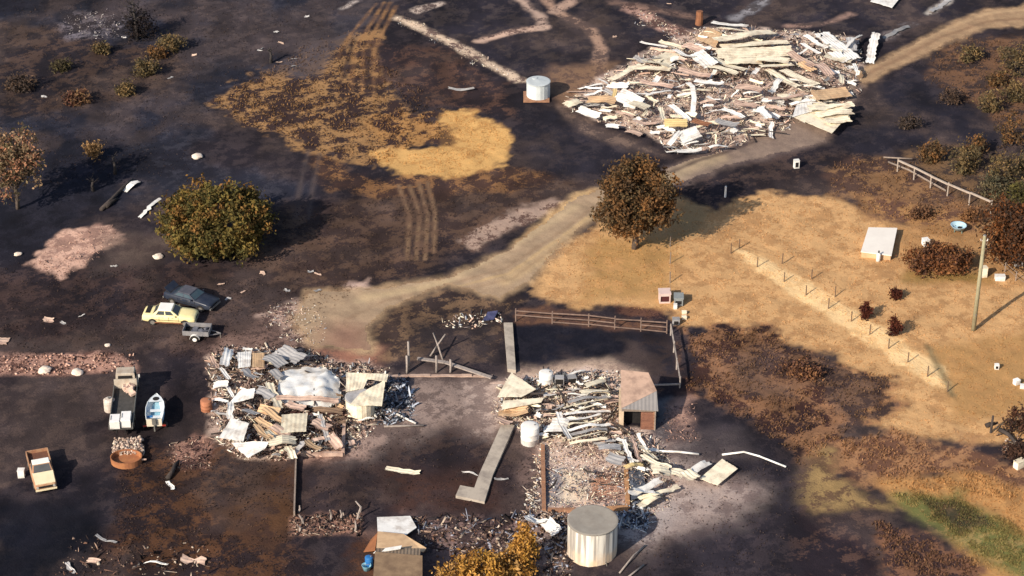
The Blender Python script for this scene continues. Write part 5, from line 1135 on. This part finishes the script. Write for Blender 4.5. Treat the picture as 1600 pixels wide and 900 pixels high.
MB().add([(3.405, -.85, .7), (4.1, -.75, .7), (4.1, .75, .7), (3.405, .85, .7), (3.405, -.85, 1.32), (4.1, -.7, 1.2), (4.1, .7, 1.2), (3.405, .85, 1.32)], [(3, 2, 1, 0), (4, 5, 6, 7), (0, 1, 5, 4), (1, 2, 6, 5), (2, 3, 7, 6), (3, 0, 4, 7)]).build('bonnet', bei, t)
MB().box((4.14, 0, .55), (.1, 1.9, .18)).build('bumper', grt, t)
wheels(t, (-2.6, 3.3), .9, .42, .24)
wheels(t, (-1.5,), .9, .42, .24)
MB().tube([(1.9, -1.15, 1.5), (2.3, -1.25, 1.75)], .02, 6).box((2.3, -1.25, 1.8), (.06, .16, .28)).build('mirror', M_white, t)
t.scale = (1, .86, 1)
# load on the truck
o = MB()
for k in range(9): o.box((1.0 + jit(.7), -.35 + jit(.4), 1.2 + random.uniform(0, .25)), (random.uniform(.3, .7), random.uniform(.3, .6), .2), (jit(.4), jit(.4), jit(2)))
M4 = Matrix.Translation(G(196, 642)) @ Matrix.Rotation(TH_, 4, 'Z')
o = o.build('scrap_pile', M_pink); o.matrix_world = M4; tag(o, 'beige scrap heaped behind the cab on the burnt truck', 'scrap')
for k, (x, y, lab) in enumerate(((-3.2, -.38, 'white fridge lying on the back of the burnt truck, right of the pair'), (-3.45, .46, 'white fridge lying on the back of the burnt truck, left of the pair'))):
    t2 = thing('white_fridge', lab, 'fridge', M4 @ Vector((x, y, 1.0)), TH_)
    MB().box((0, 0, .32), (1.3 - .2 * k, .78, .64)).build('cabinet', M_white, t2); MB().box((0, 0, .665), (1.26 - .2 * k, .74, .05)).build('door', mat('white_enamel', (.82, .8, .78), (.7, .66, .62), 1, .5, .4), t2)
    MB().bar((-.3, .3, .72), (.3, .3, .72), .03, .03).build('handle', M_rim, t2)
t2 = thing('white_cylinder', 'white rusting cylinder standing against the left side of the burnt truck', 'cylinder', G(172, 641))
MB().tube([(0, 0, -.05), (0, 0, .1), (0, 0, 1.0), (0, 0, 1.12)], [.44, .46, .46, .3], 18).build('shell', mat('rusting_white', (.62, .56, .5), (.35, .22, .14), 1.4, .7, .6), t2, False); MB().tube([(0, 0, 1.1), (0, 0, 1.24)], .1, 10).build('valve', M_rim, t2)
t2 = drum('steel_drum', 'rusty orange red drum standing left of the left ruin', 323, 640, .46, .95, mat('red_drum', (.42, .17, .09), (.28, .11, .06), 2, .6, .8))
# rusty basin and heap behind the truck
t2 = thing('rusty_basin', 'half round rusty red basin on the ground behind the burnt truck', 'basin', G(198, 722))
b = MB(); n = 28; rr = 1.2
b.loft([[(r * math.cos(2 * math.pi * k / n), r * math.sin(2 * math.pi * k / n) * .8, z) for k in range(n)] for r, z in ((rr, -.05), (rr * 1.02, .5), (rr * 1.03, .55), (rr * .97, .55), (rr * .95, .12))])
recalc(b.build('shell', mat('orange_rust', (.40, .17, .07), (.22, .08, .045), 1.5, .7, .85), t2)); MB().tube([(1.2, -.1, .3), (1.55, -.05, .3)], .07, 8).build('spout', M_pink, t2)
rubble([(176, 706), (182, 690), (220, 690), (224, 712)], 900, lambda p: .45, [alb(200, 176, 160), alb(160, 136, 122), alb(216, 196, 178)], 'pale ash heap in front of the rusty basin', seed=30, smax=.14, name='ash_heap', strips=0, flat=.8)
# boat and its trailer
TB_ = heading(242, 672, 246, 632)
M5 = Matrix.Translation(G(244, 654)) @ Matrix.Rotation(TB_, 4, 'Z')
bt = thing('boat_trailer', 'rusty trailer with two wheels under the small white boat', 'trailer', M5.translation, TB_)
MB().bar((-1.6, .45, .38), (1.5, .35, .38), .07, .08).bar((-1.6, -.45, .38), (1.5, -.35, .38), .07, .08).bar((1.5, .35, .38), (2.5, 0, .38), .07, .08).bar((1.5, -.35, .38), (2.5, 0, .38), .07, .08).bar((-1.2, -.8, .3), (-1.2, .8, .3), .08, .08).build('frame', M_rust, bt)
wheels(bt, (-1.2,), .86, .27, .16)
for s in (-1, 1):
    MB().box((-1.75, s * .75, .5), (.06, .3, .12)).build('tail_light', mat('tail_lens', (.3, .04, .03)), bt)
t = thing('small_boat', 'small white aluminium boat with a pale blue interior, bow pointing away', 'boat', M5 @ Vector((0, 0, .42)), TB_)
hull = MB(); st = [(-1.7, .62, .0), (-1.0, .72, .0), (0, .76, .0), (.8, .66, .05), (1.4, .42, .14), (1.8, .16, .28), (1.95, .02, .42)]
def sect(x, w, k, z0=0): return [(x, -w, .68), (x, -w * .92, .3 + k), (x, -w * .4, .06 + k), (x, 0, k), (x, w * .4, .06 + k), (x, w * .92, .3 + k), (x, w, .68)]
outer = [sect(x, w, k) for x, w, k in st]; inner = [[(p[0] - .02, p[1] * .93, max(p[2] + .04, .04) if abs(p[1]) < w * .99 else .69) for p in sect(x, w, k)] for x, w, k in st]
rings = [o_ + i_[::-1] for o_, i_ in zip(outer, inner)]
hw = mat('boat_white', (.70, .74, .76), (.52, .54, .55), 2, .5, .4); bl = mat('boat_blue', (.22, .45, .58), (.4, .58, .66), 1.5, .6, .5)
recalc(hull.loft(rings, cap=True).build('hull', hw, t, True))
MB().add([(-1.68, -.6, .16), (-1, -.68, .14), (0, -.71, .14), (.8, -.6, .2), (1.3, -.36, .28), (1.3, .36, .28), (.8, .6, .2), (0, .71, .14), (-1, .68, .14), (-1.68, .6, .16)], [tuple(range(10))]).build('sole', bl, t)
MB().box((-1.72, 0, .36), (.07, 1.2, .66)).build('transom', mat('cream_transom', (.72, .64, .5), (.5, .4, .3), 2, .5, .6), t)
for x, w in ((-1.0, 1.28), (-.1, 1.36)): MB().box((x, 0, .42), (.3, w, .05)).build('thwart', hw, t)
MB().box((-1.0, .38, .465), (.26, .42, .03)).build('seat_pad', mat('blue_pad', (.03, .16, .40), (.05, .2, .44), 3, .4, .6), t)
MB().slab([(.85, -.6, .67), (1.4, -.38, .67), (1.8, -.14, .67), (1.8, .14, .67), (1.4, .38, .67), (.85, .6, .67)], .03).build('foredeck', hw, t)
MB().tube([(1.2, 0, .675), (1.2, 0, .70)], .26, 16).build('deck_hatch', M_dark, t)
MB().box((-1.85, 0, .55), (.2, .3, .5)).box((-1.88, 0, .0), (.1, .1, .7)).build('outboard_motor', grt, t)

# ------------------------------------------------------------------ FENCES, POLE, SMALL THINGS
def rail_fence(name, label, pts, h, rails, step, m, pr=.07, rw=.09, rh=.05, cat='fence', railpts=None):
    ps = [G(u, v) for u, v in pts]; t = thing(name, label, cat, ps[0]); l = ps[0]
    path = []
    for a, b in zip(ps[:-1], ps[1:]):
        n = max(1, round((b - a).length / step)); path += [a.lerp(b, k / n) for k in range(n)]
    path.append(ps[-1])
    for p in path:
        p.z = H(p); hh = h * random.uniform(.93, 1.06)
        o = MB().tube([(0, 0, -.2), (jit(.03), jit(.03), hh)], [pr, pr * .9], 7).build('post', m, t); o.location = p - l
    for z in rails:
        for a, b in zip(path[:-1], path[1:]):
            if random.random() < .06 and len(path) > 4: continue
            p = a - l + Vector((0, -pr - .02, z + jit(.05))); q = b - l + Vector((0, -pr - .02, z + jit(.05)))
            MB().bar(p, q, rh, rw).build('rail', m, t)
    return t
M_fence = mat('scorched_rail', (.25, .17, .135), (.12, .08, .065), 3, .7, .9, 0, .3, .1)
rail_fence('timber_fence', 'two rail timber fence along the back of the dark pen', [(806, 502), (920, 510), (1042, 521)], 1.25, (.25, .65, 1.1), 2.6, M_fence)
rail_fence('timber_fence', 'short timber fence closing the right side of the dark pen', [(1048, 524), (1062, 606)], 1.1, (.9,), 2.8, M_ashw, rw=.12, rh=.1)
rail_fence('timber_fence', 'low timber rail at the near right corner of the dark pen', [(1062, 606), (1012, 608)], .5, (.4,), 2.4, M_ashw, rw=.12, rh=.1)
rail_fence('timber_fence', 'long pale timber fence crossing the scrub at the upper right', [(1402, 268), (1480, 306), (1548, 334)], 1.35, (1.28,), 2.3, mat('pale_rail', (.42, .35, .29), (.26, .2, .16), 3, .6, .9), rw=.16, rh=.14)
rod([(1388, 256, .2), (1420, 270, .3), (1478, 301, .2)], .1, M_wood, 'fallen pale rail lying in front of the timber fence at the upper right', 'fallen_rail', 'rail')
rod([(1380, 250, .3), (1425, 254, .4)], .08, M_wood, 'short fallen rail at the near end of the upper right fence', 'fallen_rail', 'rail')
rail_fence('wire_fence', 'thin wire fence with dark posts along the pale track in the paddock', [(1142, 396), (1225, 440), (1330, 502), (1480, 612)], 1.0, (.5, .9), 2.7, mat('wire_post', (.17, .11, .07), (.1, .07, .05), 4, .6, .9), .055, .008, .008)
rail_fence('wire_fence', 'second thin wire fence with dark posts behind the pale track', [(1155, 388), (1222, 412), (1268, 436), (1305, 464)], 1.0, (.5, .9), 3.0, mat('wire_post', (.17, .11, .07)), .055, .008, .008)
rail_fence('wire_fence', 'burnt wire fence running off the right edge behind the power pole', [(1540, 392), (1570, 425), (1604, 452)], 1.0, (.5, .9), 1.6, M_wood, .05, .03, .03)
rail_fence('wire_fence', 'straight wire fence from the rust brown tree down to the kennels', [(1047, 385), (1047, 470)], 1.1, (.5, .95), 2.8, M_wood, .05, .008, .008)
# power pole
hp = height_to(1521, 516, 368)
t = thing('power_pole', 'tall pale green timber power pole standing in the dry paddock', 'power pole', G(1521, 516))
MB().tube([(0, 0, -.3), (0, 0, hp * .5), (0, 0, hp)], [.2, .17, .135], 12).build('pole', mat('treated_timber', (.33, .30, .19), (.24, .21, .13), 2, .7, .9, 0, .2), t, True)
MB().tube([(0, 0, hp), (0, 0, hp + .05)], [.15, .12], 12).build('pole_cap', M_rim, t)
for s in (-1, 1): MB().tube([(s * .13, 0, hp - .5), (s * .28, 0, hp - .5), (s * .28, 0, hp - .34)], [.03, .03, .05], 8).build('insulator', M_white, t)
MB().box((0, -.19, 1.6), (.12, .03, .18)).build('pole_tag', M_rim, t)
for (u, v, v2, lab, m) in ((1133, 308, 291, 'white post standing alone at the corner of the paddock below the drive', M_white), (1548, 676, 650, 'thin black burnt post beside the burnt logs at the right edge', M_char)):
    o = MB().tube([(0, 0, -.2), (.02, 0, height_to(u, v, v2))], [.11, .09], 8).build('standing_post', m); o.location = G(u, v); tag(o, lab, 'post')
# flat white roof (small shelter)
q = [(1345, 393), (1357, 355), (1402, 356), (1393, 399)]; zt = .62
gg = [P(u, v, zt) for u, v in q]; c = sum(gg, Vector()) / 4; t = thing('tank_cover', 'low square tank cover with a flat white top in the paddock', 'tank cover', (c.x, c.y, 0))
l = Vector((c.x, c.y, 0))
b = MB(); b.slab([p - l for p in gg], .08); recalc(b.build('roof', mat('white_roofing', (.78, .73, .66), (.68, .62, .56), .8, .6, .7), t))
b = MB()
for p1, p2 in zip(gg, gg[1:] + gg[:1]):
    a = (p1 - c) * .93; d = (p2 - c) * .93; a.z = d.z = .25; b.bar(a, d, .06, .62)
b.build('wall', M_tan, t)
t2 = thing('gas_bottle', 'small white gas bottle standing at the front edge of the square white cover', 'gas bottle', G(1372, 408))
MB().tube([(0, 0, -.05), (0, 0, .1), (0, 0, .7), (0, 0, .85)], [.16, .2, .2, .08], 14).build('bottle', M_white, t2, True); MB().tube([(0, 0, .84), (0, 0, 1.05)], .07, 10).build('collar', M_dark, t2)
# tubs, boxes
t2 = thing('round_trough', 'pale blue round trough with a green stand near the dark tree', 'trough', G(1497, 361))
b = MB(); b.loft([[(r * math.cos(k * math.pi / 12), r * math.sin(k * math.pi / 12), z) for k in range(24)] for r, z in ((.55, 0.3), (.7, .62), (.74, .65), (.66, .63), (.5, .36))]); recalc(b.build('bowl', mat('trough_blue', (.36, .55, .66), (.5, .6, .66), 3, .6, .5), t2, True))
b = MB()
for k in range(4): a = k * math.pi / 2 + .6; b.tube([(.5 * math.cos(a), .5 * math.sin(a), -.05), (.42 * math.cos(a), .42 * math.sin(a), .4)], .05, 6)
b.build('stand', mat('dull_green', (.14, .2, .17), (.2, .24, .2), 3, .5, .8), t2)
MB().tube([(.1, -.1, .4), (.1, -.1, .45)], .2, 10).build('water_plug', M_dark, t2)
def boxthing(name, label, cat, u, v, d, m, rz=0, lidm=None, front=None):
    t = thing(name, label, cat, G(u, v), rz); MB().box((0, 0, d[2] / 2 - .05), (d[0], d[1], d[2] + .1)).build('case', m, t)
    MB().box((0, 0, d[2] + .02), (d[0] * 1.06, d[1] * 1.06, .05)).build('lid', lidm or m, t)
    if front: MB().box((0, -d[1] / 2 - .006, d[2] * .5), (d[0] * .6, .02, d[2] * .62)).build('opening', front, t)
    return t
boxthing('beehive_box', 'small white and black box in front of the wide rust brown bush', 'box', 1446, 383, (.55, .6, .6), M_white, .3, M_white, M_dark)
boxthing('white_chest', 'bright white low chest on the grass right of the power pole', 'chest', 1562, 437, (.85, .5, .4), M_white, 0)
boxthing('white_locker', 'cream upright box close behind the power pole', 'box', 1536, 432, (.55, .5, .95), M_cream, .2)
boxthing('white_locker', 'white scrap box with dark sides at the right edge above the chest', 'box', 1590, 414, (.75, .5, .6), M_white, .2, M_white, M_dark)
boxthing('white_bucket_box', 'small white box on the grass below the power pole', 'box', 1557, 576, (.35, .3, .4), M_white, 0, M_white, M_dark)
boxthing('white_tub', 'white tub lying at the right edge of the paddock', 'tub', 1588, 600, (.45, .4, .4), M_white, .5)
boxthing('white_tub', 'second white tub just below the other one at the right edge', 'tub', 1598, 606, (.45, .35, .25), M_white, -.2)
boxthing('scrap_box', 'cream scrap box by the burnt logs at the right edge', 'box', 1592, 730, (.8, .5, .6), M_cream, .6)
boxthing('meter_box', 'small white box with a dark base beside the drive, right of the upper ruin', 'box', 1244, 262, (.5, .4, .8), M_white, .2, M_white, M_dark)
boxthing('white_tin', 'white tin under the blue grey kennel', 'tin', 1055, 482, (.3, .3, .4), M_white)
boxthing('feed_tin', 'cream feed tin, upper of two below the kennels', 'tin', 1069, 490, (.4, .3, .2), M_cream)
boxthing('feed_tin', 'cream feed tin, lower of two below the kennels', 'tin', 1069, 498, (.4, .3, .2), M_cream, .1)
boxthing('grey_bin', 'grey bin at the corner of the timber fence below the kennels', 'bin', 1056, 506, (.6, .5, .5), M_grey, 0, M_grey, M_dark)
def kennel(label, u, v, w, h, m, dm, rz):
    t = thing('dog_kennel', label, 'kennel', G(u, v), rz); d = .9
    MB().box((-w / 2 + .05, 0, h / 2), (.1, d, h)).box((w / 2 - .05, 0, h / 2), (.1, d, h)).box((0, d / 2 - .05, h / 2), (w - .21, .1, h)).build('wall', m, t)
    MB().box((0, 0, h + .05), (w + .1, d + .1, .1)).build('roof', m, t)
    MB().box((0, -d / 2 + .02, h - .1), (w - .22, .06, .18)).build('door_head', m, t); MB().box((0, -d / 2 + .02, .08), (w - .22, .06, .14)).build('door_sill', m, t)
    MB().box((0, -d / 2 + .12, h / 2), (w - .22, .04, h * .9)).build('doorway', dm, t)
kennel('pinkish white box kennel with a dark red doorway in the dry paddock', 1038, 470, .95, .9, mat('pink_paint', (.66, .5, .45), (.5, .37, .33), 2, .5, .8), mat('dark_red', (.08, .02, .02), (.05, .015, .015), 3, .5, .9), .05)
kennel('blue grey box kennel with a black doorway right of the pinkish one', 1060, 474, .75, .7, mat('blue_grey_paint', (.24, .26, .26), (.16, .17, .17), 2, .5, .8), M_dark, -.05)
# blue bundle behind yard, burnt logs
o = quad_sheet([(754, 500), (762, 487), (778, 486), (772, 498)], 'k', 'dark blue bundle lying left of the concrete strip', 'bundle', z=.3, wav=.2, cat='bundle'); o.data.materials[0] = mat('navy_cloth', (.04, .045, .11), (.1, .1, .18), 2, .6, .8)
for (a, b, lab) in (((1562, 674), (1602, 706), 'longest black burnt log slanting off the right edge'), ((1540, 668), (1556, 664), 'short black burnt log by the thin burnt post'), ((158, 330), (208, 282), 'long black fallen trunk on the burnt slope at the left'), ((262, 750), (280, 722), 'short black log in the pink ash heap left of the yard'), ((165, 326), (185, 312), 'short charred branch at the foot of the long black trunk')):
    p, q = G(*a, .15), G(*b, .15); d = q - p
    o = MB().tube([(0, 0, 0), d * .3 + Vector((.1, 0, .12)), d * .7 + Vector((-.08, 0, .02)), d], [.2, .17, .15, .08], 8).build('burnt_log', M_char, smooth=True); o.location = p; tag(o, lab, 'log')
sheet(218, 341, 250, 310, .4, 'w', label='white board lying left of the broad green tree', roll=0)
sheet(196, 300, 216, 286, .7, 'w', label='grey white scrap sheet at the end of the long black trunk', crumple=.2)
sheet(103, 880, 118, 896, .3, 'g', label='grey curved strip near the bottom left corner')
sheet(226, 880, 262, 883, .22, 'w', label='long thin white strip near the bottom edge at the left')
sheet(136, 876, 156, 878, .45, 'p', label='short pinkish sheet left of the thin white strip near the bottom')
sheet(284, 876, 322, 880, .7, 'p', label='pinkish flat sheet right of the thin white strip near the bottom')
sheet(150, 840, 182, 852, .3, 'g', label='grey bent strip at the lower left above the other scrap')
sheet(263, 752, 272, 765, .3, 'w', label='small pale scrap below the pink ash heap left of the yard')
sheet(700, 141, 740, 142, .35, 'g', label='dull grey strip between the straw patch and the white ash line')
sheet(68, 500, 84, 501, .6, 'p', label='small pale slab on burnt ground at the left')
sheet(-6, 532, 12, 536, 1.0, 'p', label='pale slab cut by the left edge above the stone bank')
sheet(55, 764, 62, 766, .2, 'g', label='tiny grey scrap below the rusty pickup truck')
rg_ = random.Random(99)
for k in range(28):
    u, v = rg_.choice([(rg_.uniform(60, 330), rg_.uniform(20, 160)), (rg_.uniform(380, 520), rg_.uniform(10, 110)), (rg_.uniform(60, 420), rg_.uniform(410, 560)), (rg_.uniform(400, 520), rg_.uniform(420, 470)), (rg_.uniform(900, 1100), rg_.uniform(0, 60))])
    l = rg_.uniform(.25, .6) * ppm(v)
    sheet(u, v, u + l, v + rg_.uniform(-3, 3), rg_.uniform(.15, .35), rg_.choice('ggp'), label='small pale scrap of metal scattered on the burnt ground', group='pale scraps on the burnt ground', name='metal_scrap', cat='scrap', crumple=.15)
